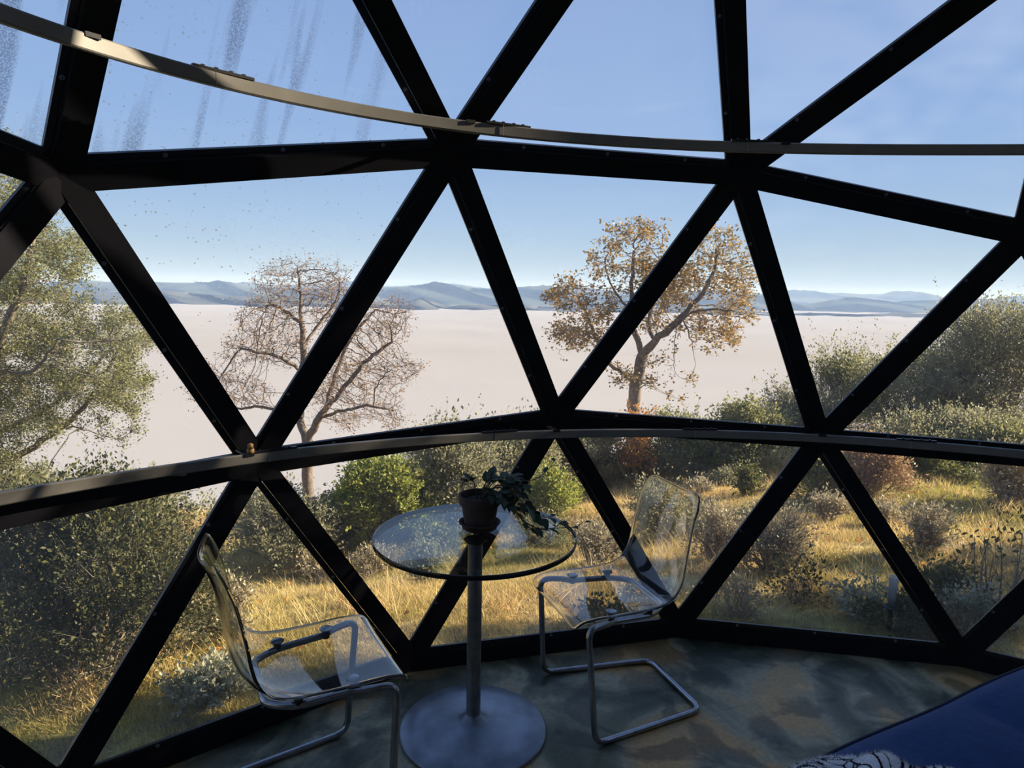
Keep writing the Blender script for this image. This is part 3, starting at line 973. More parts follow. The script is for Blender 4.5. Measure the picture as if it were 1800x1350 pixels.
tree('leafy olive green oak leaning in from the left edge over the fog', Y3,
     [[(-330, 1120, 0), (-240, 960), (-120, 880), (-20, 835), (50, 790), (110, 752), (160, 700), (195, 640)],
      [(-120, 880), (-60, 790, .3), (10, 755, .4), (70, 725, .5), (130, 680, .5), (200, 610, .6)],
      [(-60, 800), (-50, 700, -.4), (0, 600, -.5), (40, 500, -.6), (60, 420, -.6)],
      [(110, 752), (150, 755, -.2), (200, 770, -.2), (236, 762, -.2)],
      [(-20, 640, -.4), (50, 655, -.8), (105, 600, -1)],
      [(0, 600), (-30, 500), (-40, 400, .2), (-20, 300, .2)]],
     [(60, 480, 105, 75), (30, 385, 60, 90), (-60, 450, 90, 160), (110, 440, 50, 40), (205, 590, 66, 52), (130, 620, 105, 70), (215, 670, 55, 52), (45, 570, 75, 60), (150, 690, 70, 36),
      (20, 690, 60, 40), (-20, 300, 45, 70), (60, 740, 60, 30), (0, 650, 60, 50), (-60, 640, 80, 100), (30, 850, 90, 36), (-20, 800, 50, 40)],
     2600, 1.0, L_olive, 130000, .026, 44, M_bark, .13, .085, .13, .8, .035, tip=.0028, aspect=.55, clump=.42, twigs=9000, twig_len=.17)

# ---- shrubs, near to far
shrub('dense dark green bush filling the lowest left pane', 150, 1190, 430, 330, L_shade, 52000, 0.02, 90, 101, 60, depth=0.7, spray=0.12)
shrub('olive bush behind the dense dark bush at the left, under the leaning oak', 230, 1010, 380, 150, L_olive, 14000, 0.036, 50, 102, 30)
shrub('small pale sage shrub growing just outside the lower left strut', 372, 1296, 130, 110, L_sage, 3200, 0.024, 26, 103, 26, spray=0.2)
shrub('grey green thicket behind the left chair backrest', 505, 995, 190, 120, L_grey, 11000, 0.04, 44, 104, 36, spray=0.2)
shrub('sparse twiggy bush in front of the fog above the left chair', 450, 950, 110, 85, L_grey, 1800, 0.04, 20, 105, 34, spray=0.35, leaves_per=4)
shrub('dark shrub at the foot of the nearly bare oak', 592, 962, 110, 80, L_dark, 7000, 0.042, 30, 106, 24)
shrub('bright green bush left of the glass table', 668, 965, 165, 148, L_bright, 15000, 0.046, 50, 107, 26)
shrub('narrow green bush touching the left rim of the glass table', 728, 950, 80, 120, L_olive, 7000, 0.046, 26, 108, 20, spray=0.2)
shrub('tall grey green bush behind the flower pot', 800, 935, 170, 165, L_grey, 14000, 0.046, 50, 109, 30, spray=0.2)
shrub('thin sprays of a pale bush standing against the fog left of the pot', 770, 880, 120, 105, L_grey, 3500, 0.05, 30, 110, 34, spray=0.35, leaves_per=6)
shrub('pale grey bush between the flower pot and the middle strut', 900, 900, 180, 150, L_grey, 14000, 0.048, 50, 111, 30, spray=0.2)
shrub('light olive bush under the middle of the lower rail', 985, 878, 150, 125, L_olive, 12000, 0.05, 44, 112, 26, spray=0.2)
shrub('yellow green bush low behind the middle struts', 960, 915, 120, 75, L_bright, 6000, 0.045, 26, 113, 20, spray=0.2)
shrub('dark bush directly left of the rust coloured oak trunk', 1060, 866, 85, 105, L_dark, 8500, 0.05, 34, 114, 20, spray=0.2)
shrub('rust coloured creeper climbing around the foot of the orange oak', 1114, 862, 40, 130, L_rust, 2600, 0.06, 26, 115, 16, spray=0.2)
shrub('green bush directly right of the rust coloured oak trunk', 1172, 842, 125, 100, L_olive, 11000, 0.052, 40, 116, 20, spray=0.2)
shrub('bright olive bush below the rail right of the trunk', 1232, 832, 100, 80, L_bright, 7500, 0.054, 30, 117, 20, spray=0.2)
shrub('olive bush below the rail between the two right lower struts', 1310, 822, 150, 95, L_olive, 11000, 0.055, 44, 118, 24, spray=0.2)
shrub('flat grey bush at the far edge of the slope left of the right upright strut', 1395, 800, 140, 95, L_grey, 10000, 0.058, 40, 119, 22, spray=0.25)
shrub('upright pale bush with thin sprays against the fog beside the right strut', 1400, 780, 80, 115, L_grey, 3000, 0.056, 22, 120, 26, spray=0.35, leaves_per=6)
shrub('olive bush with sprays sticking up into the fog in the tip of the right pane', 1462, 785, 110, 145, L_olive, 8500, 0.055, 36, 121, 26, spray=0.28)
shrub('mid green bush in front of the largest bush at the right', 1575, 775, 210, 150, L_olive, 17000, 0.05, 60, 122, 30, spray=0.2)
shrub('yellowish leafy shrub with bare pale stems before the largest bush', 1650, 775, 120, 140, L_bright, 6000, 0.05, 26, 123, 40, stem_mat=M_drytwig, spray=0.28)
shrub('largest grey green bush rising against the fog at the right edge', 1745, 775, 300, 228, L_grey, 40000, 0.05, 110, 124, 40, spray=0.12)
shrub('low hedge like brush crossing behind the right lower strut', 1680, 808, 340, 66, L_grey, 14000, 0.045, 60, 125, 40, spray=0.3)
shrub('low green brush at the right edge below the largest bush', 1770, 825, 150, 62, L_olive, 7000, 0.045, 30, 126, 24, spray=0.3)
shrub('reddish brown dry brush mound right of the lower rail hub', 1528, 872, 118, 80, L_redbrown, 5200, 0.032, 34, 127, 60, stem_mat=M_drytwig, spray=0.3, leaves_per=4, twig_w=1.5)
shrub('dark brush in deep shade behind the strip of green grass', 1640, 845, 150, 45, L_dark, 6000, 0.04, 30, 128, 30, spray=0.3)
shrub('brown brush at the right edge above the strip of green grass', 1765, 885, 130, 80, L_dry, 3500, 0.034, 30, 129, 50, stem_mat=M_drytwig, leaves_per=3, twig_w=1.6, spray=0.3)
shrub('small round dark shrub standing alone on the golden slope', 1312, 872, 48, 50, L_dark, 1500, 0.036, 16, 130, 26, spray=0.3, leaves_per=4)
shrub('low dark shrub touching the small round dark shrub on its left', 1272, 862, 60, 34, L_grey, 1500, 0.036, 16, 131, 26, spray=0.3, leaves_per=5)
shrub('low dry shrub on the golden slope behind the right chair backrest', 1225, 872, 56, 23, L_dry, 720, 0.036, 18, 132, 26, stem_mat=M_drytwig, leaves_per=3, twig_w=1.6, spray=0.3)
shrub('olive scrub right of the slanted strut under the lower rail hub', 1440, 878, 90, 62, L_olive, 3500, 0.04, 24, 133, 34, spray=0.3, leaves_per=5)
shrub('tangled dry scrub right of the slanted strut below the olive scrub', 1455, 915, 88, 35, L_dry, 960, 0.032, 22, 134, 50, stem_mat=M_drytwig, leaves_per=3, twig_w=1.6, spray=0.3)
shrub('grey dry brush right of the clear chair backrest', 1258, 985, 93, 82, L_dry, 1300, 0.028, 30, 135, 70, stem_mat=M_drytwig, leaves_per=3, twig_w=1.6, spray=0.3)
shrub('low brown scrub between the clear backrest and the grey dry brush', 1235, 925, 64, 28, L_dry, 720, 0.03, 18, 136, 40, stem_mat=M_drytwig, leaves_per=3, twig_w=1.6, spray=0.3)
shrub('dark low scrub in the hollow above the grey brown thicket', 1330, 935, 88, 28, L_grey, 1540, 0.034, 22, 137, 40, spray=0.3, leaves_per=5)
shrub('round grey brown thicket of fine twigs right of the slanted strut', 1362, 1008, 126, 102, L_dry, 2520, 0.022, 40, 138, 120, stem_mat=M_twig, leaves_per=3, twig_w=1.6, spray=0.25)
shrub('dark tangled shrub seen through the clear chair backrest', 1165, 955, 115, 95, L_grey, 5200, 0.03, 30, 139, 44, spray=0.25, leaves_per=5)
shrub('twiggy shrub in front of the golden grass below the glass table rim', 1045, 990, 100, 70, L_dry, 1600, 0.028, 22, 140, 50, stem_mat=M_twig, leaves_per=3, twig_w=1.6, spray=0.3)
shrub('dark weeds under the right rim of the glass table', 955, 960, 100, 45, L_grey, 2000, 0.03, 20, 141, 34, spray=0.3, leaves_per=4)
shrub('dry weeds under the left part of the glass table', 650, 1010, 88, 43, L_dry, 1440, 0.028, 26, 142, 60, stem_mat=M_drytwig, leaves_per=3, twig_w=1.6, spray=0.3)
shrub('low grey weeds in the dry grass behind the left strut', 560, 1015, 100, 40, L_dry, 1600, 0.028, 20, 143, 40, stem_mat=M_drytwig, leaves_per=3, twig_w=1.6, spray=0.3)
shrub('small grey shrub behind the table column', 752, 1035, 66, 72, L_grey, 1800, 0.028, 20, 144, 40, spray=0.3, leaves_per=4)
shrub('dark low shrub seen through the glass tabletop', 770, 975, 90, 40, L_dark, 2200, 0.034, 20, 145, 30, spray=0.3, leaves_per=5)
shrub('dry brown stalks between the left strut and the left chair backrest', 400, 1125, 90, 90, L_dry, 1500, 0.024, 20, 146, 60, stem_mat=M_drytwig, leaves_per=3, twig_w=1.6, spray=0.3)
shrub('pale twiggy shrub above the lit grass in the right lower pane', 1625, 975, 80, 80, L_dry, 1440, 0.026, 26, 147, 80, stem_mat=M_drytwig, leaves_per=3, twig_w=1.6, spray=0.3)
shrub('brown weeds between the pale twiggy shrub and the strut', 1560, 925, 72, 35, L_dry, 840, 0.028, 20, 148, 40, stem_mat=M_drytwig, leaves_per=3, twig_w=1.6, spray=0.3)
shrub('leafy sage weed beside the rain gauge', 1512, 1092, 72, 84, L_sage, 720, 0.028, 16, 149, 24, spray=0.35, stem_r=0.005)
shrub('dark weeds with narrow leaves behind the strut right of the rain gauge', 1650, 1085, 90, 75, L_dark, 1200, 0.03, 20, 150, 30, spray=0.35, stem_r=0.005)
shrub('bare leaning branches with a few leaves at the right edge', 1750, 1095, 150, 200, L_dark, 190, 0.034, 22, 151, 26, stem_mat=M_twig, spray=0.3, stem_r=0.006, leaves_per=3)
shrub('low leafy plants against the base strut under the right chair seat', 1060, 1100, 90, 36, L_dark, 800, 0.024, 14, 152, 16, stem_r=0.004, spray=0.3)
shrub('short weeds against the base strut behind the right chair', 1130, 1085, 90, 50, L_grey, 1000, 0.024, 16, 153, 20, stem_r=0.004, spray=0.3)
shrub('brown seedling weeds in the shaded grass right of the base hub', 1290, 1085, 110, 70, L_dry, 500, 0.022, 16, 154, 36, stem_mat=M_drytwig, stem_r=0.004, leaves_per=3, twig_w=1.6, spray=0.3)
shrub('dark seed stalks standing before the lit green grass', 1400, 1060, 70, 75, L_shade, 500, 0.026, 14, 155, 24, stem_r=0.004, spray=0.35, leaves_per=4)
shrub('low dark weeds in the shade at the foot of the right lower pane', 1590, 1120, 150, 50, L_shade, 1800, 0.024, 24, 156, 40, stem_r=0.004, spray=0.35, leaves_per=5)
shrub('yellowing weeds at the foot of the right edge pane', 1700, 1120, 80, 70, L_sage, 600, 0.026, 16, 157, 24, stem_r=0.004, spray=0.35, leaves_per=4)
# unseen thickets, added past the right edge to keep sun off the floor
shrub('unseen tall thicket added beyond the right edge to shade the dome', 0, 0, 3.3, 3.45, L_olive, 42000, .09, 90, 240, 30, base=(5.9, 3.45), fill=.1)
shrub('second unseen shading thicket added beyond the right edge nearer the sofa', 0, 0, 3.6, 3.35, L_olive, 42000, .09, 90, 241, 30, base=(6.6, 1.2), fill=.1)

# ---- a young conifer far down the slope
foot = at(1285, 725, 30)
t = thing('conifer', 'small grey conifer tip standing in the fog right of the orange oak', 'tree', (foot[0], foot[1], foot[2] - 7.5))
MB().tube([(0, 0, 0), (0, 0, 7.3)], [.14, .02], 6).build('trunk', M_bark, t)
g = np.random.default_rng(3)
q = g.random(5000) ** .6
th = g.uniform(0, 6.28, 5000)
rr = (1 - q) * .0 + q * 1.9 * (.35 + .65 * g.random(5000)) * (.7 + .3 * np.sin(q * 40))
foliage('foliage', np.stack([rr * np.cos(th), rr * np.sin(th), 7.4 - 6.8 * q - rr * .15], 1), .16, L_grey, t, .3)

# ================================================================== INSIDE
# ---- curved curtain rails
def rail(label, pts, zz):
    P_ = np.array([at_z(px, py, z) for (px, py), z in zip(pts, zz)])
    # a smooth round sweep through the measured places
    th = np.arctan2(P_[:, 1], P_[:, 0]); rr = np.hypot(P_[:, 0], P_[:, 1])
    o_ = np.argsort(th); th, rr, z_ = th[o_], rr[o_], P_[o_, 2]
    pr = np.polyfit(th, rr, 3); pz = np.polyfit(th, z_, 1 if np.ptp(z_) > 1e-6 else 0)
    T = np.linspace(th[0] - .45, th[-1] + .30, 120)
    Tc = np.clip(T, th[0] - .05, th[-1] + .05)
    Rr = np.polyval(pr, Tc); Zz = np.polyval(pz, Tc)
    return T, Rr, Zz


def build_rail(name, label, T, Rr, Zz, hgt, joins, clips):
    t = thing(name, label, 'rail', (0, 0, 0), 0, 'curved curtain rails')
    # profile in (radial inward, z): a shallow channel with lips
    prof = [(-.008, -hgt / 2), (.004, -hgt / 2), (.006, -hgt / 2 + .003), (.006, hgt / 2 - .003), (.004, hgt / 2), (-.008, hgt / 2), (-.008, hgt / 2 - .003), (.001, hgt / 2 - .004), (.001, -hgt / 2 + .004), (-.008, -hgt / 2 + .003)]
    vs_, fs_ = [], []
    n_ = len(prof)
    for a, r, z in zip(T, Rr, Zz):
        vs_ += [((r - p_) * math.cos(a), (r - p_) * math.sin(a), z + q) for p_, q in prof]
    for i in range(len(T) - 1):
        for k in range(n_):
            fs_.append((i * n_ + k, (i + 1) * n_ + k, (i + 1) * n_ + (k + 1) % n_, i * n_ + (k + 1) % n_))
    fs_.append(tuple(range(n_))); fs_.append(tuple((len(T) - 1) * n_ + k for k in range(n_ - 1, -1, -1)))
    MB().add(vs_, fs_).build('track', M_alu, t, angle=30)
    for a in joins:
        r, z = np.interp(a, T, Rr), np.interp(a, T, Zz)
        rad, tan = np.array([math.cos(a), math.sin(a), 0]), np.array([-math.sin(a), math.cos(a), 0])
        o = MB().box(rad * (r - .001) + [0, 0, z + hgt / 2 + .003], tan, rad, (0, 0, 1), .15, .012, .007)
        for q in (-.05, -.018, .018, .05):
            o.box(rad * (r - .001) + tan * q + [0, 0, z + hgt / 2 + .008], tan, rad, (0, 0, 1), .008, .008, .004)
        o.build('joint_plate', M_bead, t)
        MB().box(rad * (r - .0068) + tan * .02 + [0, 0, z], tan, rad, (0, 0, 1), .0025, .0015, hgt * .9).build('seam', M_cap, t)
    for a, zs, dr in clips:
        r, z = np.interp(a, T, Rr), np.interp(a, T, Zz)
        rad, tan = np.array([math.cos(a), math.sin(a), 0]), np.array([-math.sin(a), math.cos(a), 0])
        o = MB().box(rad * (r + .012 + dr / 2) + [0, 0, z + hgt / 2 - .004], tan, rad, (0, 0, 1), .022, .030 + dr, .006)
        o.box(rad * (r - .008) + [0, 0, z + hgt / 2 - .002], tan, rad, (0, 0, 1), .030, .004, .010)
        o.build('clip', M_bead, t)
    return t


UP = [(0, 22), (120, 64), (195, 90), (400, 143), (600, 186), (733, 209), (800, 222), (867, 232), (1000, 240), (1200, 253), (1333, 259), (1400, 262), (1600, 263), (1800, 263)]
T, Rr, Zz = rail('u', UP, [2.085] * len(UP))
def ang(px, py, z):
    q = at_z(px, py, z); return math.atan2(q[1], q[0])
build_rail('curtain_rail', 'upper curved aluminium curtain rail crossing the sky panes', T, Rr, Zz, .034,
           [ang(395, 142, 2.085), ang(890, 233, 2.085), ang(1325, 258, 2.085)], [(ang(160, 78, 2.085), 0, .03), (ang(820, 226, 2.085), 0, .05), (ang(1378, 261, 2.085), 0, .05)])
LO = [(0, 890), (200, 850), (435, 803), (600, 782), (800, 766), (960, 758), (1100, 758), (1300, 766), (1440, 770), (1600, 783), (1800, 805)]
zl = [1.022, 1.030, 1.038, 1.037, 1.033, 1.026, 1.014, .996, .992, .983, .966]
T, Rr, Zz = rail('l', LO, zl)
build_rail('curtain_rail', 'lower curved aluminium curtain rail running below the middle hubs', T, Rr, Zz, .034,
           [ang(480, 796, 1.037), ang(880, 762, 1.03), ang(1230, 762, 1.003), ang(1610, 784, .982)], [(ang(435, 803, 1.037), 0, .07), (ang(976, 757, 1.025), 0, .07), (ang(1443, 770, .992), 0, .07)])
a = ang(433, 800, 1.037)
r, z = float(np.interp(a, T, Rr)), float(np.interp(a, T, Zz))
t = thing('wooden_peg', 'small tan wooden peg sitting on the lower rail at the left hub', 'peg', ((r - .002) * math.cos(a), (r - .002) * math.sin(a), z + .019))
M_wood = plain('tan_wood', (.42, .22, .075), .5, noise=.3, scale=60)
MB().lathe([(0, 0), (.010, 0), (.0125, .004), (.011, .014), (.007, .018), (.0095, .024), (.0085, .031), (0, .034)], 14).build('body', M_wood, t, smooth=True)
MB().box((.004, -.010, .020), (1, 0, 0), (0, 1, 0), (0, 0, 1), .018, .006, .006).build('jaw', M_wood, t)

# ---- round glass bistro table
TX, TY, TH = -1.107, 2.200, .745
t = thing('bistro_table', 'round glass topped table on a grey steel column and disc foot', 'table', (TX, TY, 0))
M_tglass = glass_mat('table_glass', (.90, .95, .94), .006, f0=.075)
M_tedge = plain('dark_glass_edge', (.006, .010, .010), .12)  # near-black colour stands in for dark reflections inside the glass edge
M_base = plain('scuffed_blue_steel', (.24, .265, .32), .40, .6, noise=.35, scale=9, bump=.05)
Rt = .356
o = MB()
n_ = 96
ringp = lambda r, z: [(r * math.cos(2 * math.pi * k / n_), r * math.sin(2 * math.pi * k / n_), z) for k in range(n_)]
prof = [(Rt - .004, TH), (Rt - .001, TH - .001), (Rt, TH - .004), (Rt, TH - .013), (Rt - .001, TH - .016), (Rt - .004, TH - .017)]
vs_ = []
for r, z in prof: vs_ += ringp(r, z)
o.add(vs_, [tuple(range(n_)), tuple((len(prof) - 1) * n_ + k for k in range(n_ - 1, -1, -1))], 0)
o.add(vs_, [(i * n_ + k, (i + 1) * n_ + k, (i + 1) * n_ + (k + 1) % n_, i * n_ + (k + 1) % n_) for i in range(len(prof) - 1) for k in range(n_)], 1)
o.build('tabletop', [M_tglass, M_tedge], t, angle=40)
MB().lathe([(0, .028), (.026, .028), (.026, TH - .026), (0, TH - .026)], 28).build('column', M_steel, t, angle=40)
MB().lathe([(0, TH - .028), (.036, TH - .027), (.040, TH - .021), (.040, TH - .0175), (0, TH - .0175)], 32).build('mounting_plate', M_dark, t, angle=40)
MB().lathe([(0, 0), (.262, 0), (.268, .004), (.268, .010), (.262, .015), (.20, .021), (.12, .028), (.065, .036), (.043, .046), (.035, .058), (.0275, .062), (.0265, .066), (0, .066)], 64).build('base', M_base, t, smooth=True)

# ---- clear acrylic cantilever chairs
m, N, L, b = mat('clear_acrylic')
b.inputs['Base Color'].default_value = (.93, .925, .90, 1)
b.inputs['Transmission Weight'].default_value = .965
b.inputs['Roughness'].default_value = .0
b.inputs['IOR'].default_value = 1.45
M_acryl = m


def chair_shell():
    P_ = smooth_path([(.048, .425), (.040, .442), (.015, .452), (-.06, .454), (-.16, .446), (-.26, .440), (-.325, .446), (-.375, .470), (-.410, .515), (-.430, .58), (-.442, .66), (-.455, .74), (-.475, .81), (-.490, .838)], 6)
    P_ = np.array(P_)
    seg = np.r_[0, np.cumsum(np.linalg.norm(np.diff(P_, axis=0), axis=1))]
    U = np.linspace(0, seg[-1], 54)
    # crowd samples at both ends for the rounded corners
    U = seg[-1] * (.5 - .5 * np.cos(np.pi * np.linspace(0, 1, 54))) * .5 + U * .5
    px, pz = np.interp(U, seg, P_[:, 0]), np.interp(U, seg, P_[:, 1])
    tx, tz = np.gradient(px, U), np.gradient(pz, U)
    ln = np.hypot(tx, tz); tx, tz = tx / ln, tz / ln
    nxp, nzp = tz, -tx                               # towards the sitter: up on the seat, forward on the back
    s_ = U / seg[-1]
    halfw = np.interp(s_, [0, .15, .42, .55, .75, 1], [.212, .214, .208, .203, .198, .186])
    r0, r1 = .035, .055
    d0, d1 = U, seg[-1] - U
    cut = np.where(d0 < r0, r0 - np.sqrt(np.clip(r0 ** 2 - (r0 - d0) ** 2, 0, None)), 0) + np.where(d1 < r1, r1 - np.sqrt(np.clip(r1 ** 2 - (r1 - d1) ** 2, 0, None)), 0)
    hw = halfw - cut
    dish = np.interp(s_, [0, .06, .2, .42, .55, .72, .9, 1], [.004, .006, .012, .030, .042, .046, .040, .034])
    nv = 26
    vv = np.linspace(-1, 1, nv)
    th = .0055
    G = lambda side: np.array([[(px[i] + nxp[i] * (dish[i] * (abs(v) ** 2.2) + side * th / 2), hw[i] * v, pz[i] + nzp[i] * (dish[i] * (abs(v) ** 2.2) + side * th / 2)) for v in vv] for i in range(len(U))])
    A_, B_ = G(1), G(-1)
    nu = len(U)
    vs_ = A_.reshape(-1, 3).tolist() + B_.reshape(-1, 3).tolist()
    off = nu * nv
    fs_ = []
    for i in range(nu - 1):
        for j in range(nv - 1):
            a_ = i * nv + j
            fs_.append((a_, a_ + 1, a_ + nv + 1, a_ + nv))
            fs_.append((off + a_, off + a_ + nv, off + a_ + nv + 1, off + a_ + 1))
    bd = [(0, j) for j in range(nv)] + [(i, nv - 1) for i in range(1, nu)] + [(nu - 1, j) for j in range(nv - 2, -1, -1)] + [(i, 0) for i in range(nu - 2, 0, -1)]
    # rounded rim
    nb = len(bd)
    cen = np.array([.5 * (A_[i, j] + B_[i, j]) for i, j in bd])
    tan = np.roll(cen, -1, 0) - np.roll(cen, 1, 0); tan /= np.linalg.norm(tan, axis=1, keepdims=True) + 1e-9
    nn = np.array([A_[i, j] - B_[i, j] for i, j in bd]); nn /= np.linalg.norm(nn, axis=1, keepdims=True)
    outd = np.cross(nn, tan)
    inner = np.array([(A_[min(max(i, 2), nu - 3), min(max(j, 2), nv - 3)]) for i, j in bd])
    sg = np.sign(np.sum(outd * (cen - inner), 1, keepdims=True)); outd = outd * np.where(sg == 0, 1, sg)
    loops = []
    for a_ in (50, 0, -50):
        loops.append(len(vs_))
        vs_ += (cen + nn * (th / 2 * math.sin(math.radians(a_))) + outd * (th / 2 * math.cos(math.radians(a_)))).tolist()
    top_i = [i * nv + j for i, j in bd]; bot_i = [off + q for q in top_i]
    rows = [top_i] + [list(range(l_, l_ + nb)) for l_ in loops] + [bot_i]
    for r_a, r_b in zip(rows, rows[1:]):
        for k in range(nb):
            fs_.append((r_a[k], r_b[k], r_b[(k + 1) % nb], r_a[(k + 1) % nb]))
    me = bpy.data.meshes.new('seat_shell')
    me.from_pydata(vs_, [], fs_)
    import bmesh
    bm = bmesh.new(); bm.from_mesh(me)
    bmesh.ops.recalc_face_normals(bm, faces=bm.faces)
    bm.to_mesh(me); bm.free()
    me.polygons.foreach_set('use_smooth', [True] * len(me.polygons))
    me.update()
    return me


def make_chair(label, loc, rz):
    t = thing('acrylic_chair', label, 'chair', loc, rz, 'clear acrylic chairs')
    link('seat_shell', chair_shell(), M_acryl, t)
    r = .0115
    half = [(-.500, .185, r), (-.02, .240, r), (.012, .218, .436), (-.075, .196, .432), (-.105, .178, .428), (-.275, .168, .422), (-.345, .118, .424)]
    path = half + [(x, -y, z) for x, y, z in reversed(half)]
    rad = [.05, .05, .055, .03, .03, .06, .03]
    MB().tube(fillet(path, rad + rad[::-1], 7, True), r, 12, closed=True).build('tube_frame', M_chrome, t, smooth=True)
    def pad(x, y, zt):
        o = MB().lathe([(0, zt + .0045), (.015, .0045 + zt), (.0205, .003 + zt), (.0215, zt + .0005), (.0215, zt - .0005), (0, zt - .0005)], 24, (x, y, 0))
        q = o.build('pad_cap', M_cap, t, angle=50)
        MB().lathe([(0, zt - .006), (.012, zt - .006), (.012, .424), (0, .424)], 14, (x, y, 0)).build('spacer', M_dark, q)
    for x, zt in ((-.105, .4575), (-.262, .4505)):
        for y in (.165, -.165):
            pad(x, y, zt)
    return t


make_chair('clear acrylic chair on a bent chrome tube at the left of the table', (-1.425, 1.96, 0), math.atan2(.485, .874))
make_chair('clear acrylic chair on a bent chrome tube at the right of the table', (-.771, 2.333, 0), math.atan2(-.343, -.942))

# ---- potted trailing plant on the table
q = at_z(843, 928, TH)
PX, PY = float(q[0]), float(q[1])
t = thing('potted_plant', 'trailing green plant in a dark terracotta pot on the glass table', 'plant', (PX, PY, TH))
M_terra = plain('dark_terracotta', (.068, .042, .038), .75, noise=.3, scale=25, bump=.1)
M_soil = plain('potting_soil', (.03, .022, .016), .95, noise=.5, scale=60, bump=.6)
MB().lathe([(0, 0), (.058, 0), (.062, .003), (.066, .014), (.074, .021), (.076, .025), (.072, .027), (.066, .022), (.058, .008), (0, .006)], 40).build('saucer', M_terra, t, angle=50)
pot = MB().lathe([(0, .008), (.050, .008), (.053, .010), (.0665, .088), (.0665, .090), (.0735, .091), (.0765, .118), (.0765, .124), (.0735, .126), (.070, .124), (.066, .095), (.064, .090), (0, .088)], 40).build('pot', M_terra, t, angle=40)
MB().lathe([(0, .110), (.03, .108), (.068, .102), (.06, .094), (0, .092)], 24).build('soil', M_soil, pot, smooth=True)
L_pot = plain('pot_plant_leaf', (.030, .050, .020), .55, noise=.3, scale=18, spec=.25)
M_stem = plain('pot_plant_stem', (.055, .050, .028), .6)
lv = [(0, 0, 0), (.16, .22, .05), (.42, .29, .06), (.74, .16, .02), (1.0, 0, -.10), (.74, -.16, .02), (.42, -.29, .06), (.16, -.22, .05), (.5, 0, -.01), (.2, 0, 0), (.78, 0, -.03)]
leaf_me = bpy.data.meshes.new('leaf')
fsl = [(0, 1, 9), (1, 2, 8, 9), (2, 3, 10, 8), (3, 4, 10), (4, 5, 10), (5, 6, 8, 10), (6, 7, 9, 8), (7, 0, 9)]
leaf_me.from_pydata(lv, [], fsl)
leaf_me.polygons.foreach_set('use_smooth', [True] * len(fsl))
leaf_me.materials.append(L_pot)
gp = random.Random(12)
STEMS = [
    [(0, .01, .10), (.05, .0, .15), (.11, -.02, .14), (.17, -.03, .09), (.22, -.03, .055), (.27, -.04, .065)],
    [(.01, 0, .10), (.06, -.03, .13), (.12, -.06, .10), (.17, -.06, .03), (.22, -.03, .012), (.30, .0, .006), (.345, .0, .010), (.375, .02, .022)],
    [(.0, .02, .10), (.05, .05, .17), (.12, .09, .155), (.19, .11, .15), (.24, .12, .18), (.275, .13, .225)],
    [(-.01, 0, .10), (-.02, .0, .16), (-.03, -.01, .18), (-.05, -.01, .172)],
    [(0, 0, .10), (.02, -.01, .17), (.05, .0, .19), (.09, .01, .185), (.13, .02, .19)],
    [(0, -.02, .10), (.03, -.05, .15), (.07, -.07, .15), (.10, -.08, .12)],
    [(.01, .01, .10), (.06, .03, .15), (.12, .05, .13), (.17, .06, .08), (.205, .06, .03)],
    [(0, .02, .10), (.03, .05, .155), (.08, .08, .165), (.15, .09, .14)],
    [(.0, .01, .10), (.05, .02, .165), (.10, .02, .165), (.15, .01, .15)],
    [(.02, 0, .10), (.05, -.03, .14), (.09, -.045, .125), (.13, -.05, .10)],
    [(.1, -.05, .11), (.15, -.07, .06), (.2, -.07, .03), (.25, -.05, .015), (.29, -.02, .03)],
]
for si, S in enumerate(STEMS):
    pts = smooth_path(S, 6)
    MB().tube(pts, [.0026 - .0014 * i / len(pts) for i in range(len(pts))], 6).build('stem', M_stem, t, smooth=True)
    n_l = [16, 10, 7, 6, 12, 11, 13, 10, 11, 11, 8][si]
    for j in range(n_l):
        f = (.30 if si not in (1, 10) else .18) + (1.0 - (.30 if si not in (1, 10) else .18)) * j / (n_l - 1)
        i = min(len(pts) - 1, int(f * (len(pts) - 1)))
        d_ = pts[min(i + 1, len(pts) - 1)] - pts[max(i - 1, 0)]
        d_ = d_ / np.linalg.norm(d_)
        side = 1 if j % 2 else -1
        out_ = np.cross(d_, [0, 0, 1.0]); out_ /= np.linalg.norm(out_) + 1e-9
        x_ = d_ * gp.uniform(.3, .9) + out_ * side * gp.uniform(.5, 1.1) + np.array([0, 0, gp.uniform(-.5, .35)])
        x_ /= np.linalg.norm(x_)
        up_ = np.array([gp.gauss(0, .35), gp.gauss(0, .35), 1.0])
        z_ = up_ - x_ * (up_ @ x_); z_ /= np.linalg.norm(z_); y_ = np.cross(z_, x_)
        sz = gp.uniform(.040, .064) * (1 if si not in (1, 2, 10) else .78) * (1 if j < n_l - 2 else .75)
        pos = pts[i] + x_ * .006
        if pos[2] < .012: pos[2] = .012
        if pos[2] + x_[2] * sz < .006: x_[2] = (.008 - pos[2]) / sz
        lf = link('leaf', leaf_me, None, t)
        lf.matrix_local = Matrix(((x_[0] * sz, y_[0] * sz, z_[0] * sz, pos[0]), (x_[1] * sz, y_[1] * sz, z_[1] * sz, pos[1]), (x_[2] * sz, y_[2] * sz, z_[2] * sz, pos[2]), (0, 0, 0, 1)))

